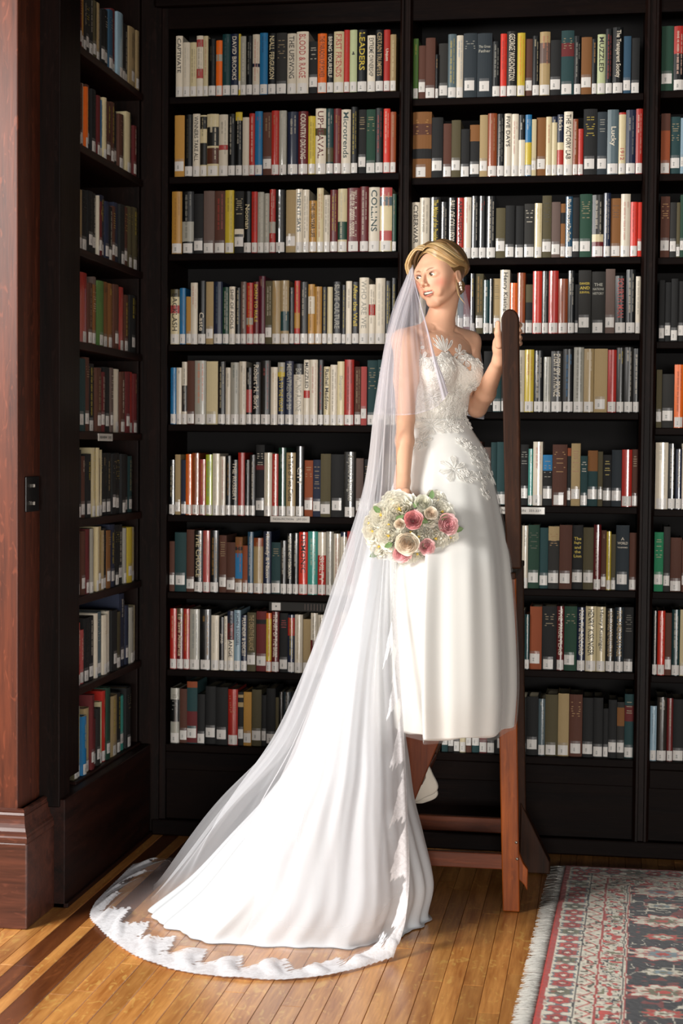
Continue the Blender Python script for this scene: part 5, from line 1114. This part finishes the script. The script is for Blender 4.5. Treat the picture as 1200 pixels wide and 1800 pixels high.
def rose_mesh(inner, outer, edge):
    b = MB()
    for i in range(26):
        t = i/25; ang = i*2.399; r1 = .05+.90*t**.9; h1 = .92-.22*t**2; c = tuple(inner[m]*(1-t)+outer[m]*t for m in range(3)); e_ = tuple(c[m]*.55+edge[m]*.45 for m in range(3))
        petal(b, ang, .85+.5*(1-t), r1*.4, r1, -.25, h1, .03+.20*t*t, .012+.015*t, c, e_)
    me = b.mesh('rose', M_PETAL, True); return me
def peony_mesh(seed):
    fr_.seed(seed); b = MB(); cw = c3(254, 252, 242); cy_ = c3(248, 238, 200)
    for i in range(58):
        t = i/57; ang = i*2.399+fr_.uniform(-.3, .3); r1 = .10+.95*t**.8; h1 = .82-.45*t**1.8+fr_.uniform(-.07, .07)
        petal(b, ang, fr_.uniform(.5, .85)*(1.35-.5*t), r1*.4, r1, -.25-.1*t, h1, .04+.12*t, .035+.035*fr_.random(), tuple(cy_*(1-t)+cw*t), tuple(cw))
    for k in range(5):
        a = k*2.4; r_ = .02*k**.5*1.4; b.tube([(r_*math.cos(a), r_*math.sin(a), .3), (r_*1.3*math.cos(a), r_*1.3*math.sin(a), .78)], [.015, .028], 5, c3(238, 206, 90).tolist())
    return b.mesh('peony', M_PETAL, True)
pinkA = rose_mesh(c3(216, 70, 104), c3(250, 184, 184), c3(252, 216, 210)); pinkB = rose_mesh(c3(244, 132, 152), c3(255, 216, 214), c3(255, 234, 230))
crm_ = rose_mesh(c3(250, 218, 182), c3(255, 248, 234), c3(254, 250, 238)); wht = rose_mesh(c3(236, 234, 206), c3(246, 246, 232), c3(250, 250, 244))
peo = [peony_mesh(s) for s in (3, 4, 5)]
BC = P(722, 925, 4.98)
bq = empty('bridal_bouquet', tuple(BC), 'round bouquet of white peonies with cream and pink roses held against the skirt', 'bouquet')
def flower(name, me, px, py, rpx, dy=0, tw=None):
    ox, oy = (px-722)/84, (py-925)/62; dd = min(.98, ox*ox+oy*oy); Y = 4.985-.085*math.sqrt(1-dd)+dy
    p_ = P(px, py, Y); r_ = rpx*Y/F_PX*(1.22 if name == 'peony' else 1.06); out = Vector(p_)-Vector(BC+np.array([0, .06, 0])); out = (out.normalized()*.7+Vector((.1, -1, .15)).normalized()*.6).normalized()
    o = bpy.data.objects.new(name, me); COL.objects.link(o); o.parent = bq
    M = out.to_track_quat('Z', 'Y').to_matrix().to_4x4() @ Matrix.Rotation(fr_.uniform(0, 6.28) if tw is None else tw, 4, 'Z') @ Matrix.Scale(r_, 4)
    M.translation = Vector(p_)-Vector(BC)-out*r_*.5; o.matrix_local = M; return o
for x, y, r in ((703,897,29),(672,906,22),(657,934,20),(684,941,23),(735,943,22),(764,946,24),(776,900,20),(668,960,20),(695,965,20),(733,972,20),(775,966,20),(768,880,17),(650,920,13),(752,905,18),(690,880,18),(722,935,20),(790,945,16),(715,985,14),(655,950,14),(750,972,18),(684,922,16)):
    flower('peony', peo[int(x+y) % 3], x, y, r, dy=.012)
for me, x, y, r, lb in ((pinkA,726,914,17,'deep pink rose'),(pinkB,787,922,19,'pale pink rose'),(pinkB,750,962,15,'pink rose'),(pinkB,706,973,17,'pink rose'),(crm_,716,956,21,'cream rose'),(crm_,757,902,12,'cream rose'),(crm_,702,921,10,'cream rosebud'),(wht,744,884,15,'white rose')):
    flower('rose', me, x, y, r, dy=-.020)['label'] = lb
M_LEAF = colattr('leaf', rough=.5, grain=.15)
for x, y, a in ((668,901,2.4),(695,915,.6),(728,893,1.2),(758,878,1.5),(737,912,-.4),(742,925,2.2),(690,955,3.6),(734,962,.3),(772,912,.4),(664,972,3.6),(798,932,.2),(742,960,-1)):
    b = MB(); w_ = .009; L_ = .03; pts = [(0,0,0),(L_*.3,w_,.002),(L_*.7,w_*.8,.001),(L_,0,-.002),(L_*.7,-w_*.8,.001),(L_*.3,-w_,.002),(L_*.5,0,-.0015)]
    b.add(pts, [(0,6,1),(1,6,2),(2,6,3),(3,6,4),(4,6,5),(5,6,0)], c3(96, 128, 70).tolist()); me = b.mesh('leaf', M_LEAF, True)
    dd = min(.95, ((x-722)/84)**2+((y-925)/62)**2); p_ = P(x, y, 4.985-.085*math.sqrt(1-dd)-.004); o = bpy.data.objects.new('leaf', me); COL.objects.link(o); o.parent = bq
    M = Matrix.Rotation(math.radians(90), 4, 'X') @ Matrix.Rotation(a, 4, 'Z'); M.translation = Vector(p_)-Vector(BC); o.matrix_local = M
b = MB(); b.tube([BC+np.array([0, .0, .0]), P(706, 905, 5.035), P(702, 895, 5.05), P(697, 882, 5.075)], [.022, .014, .013, .014], 12); b.build('stem_handle', M_SATIN, bq, smooth=True)
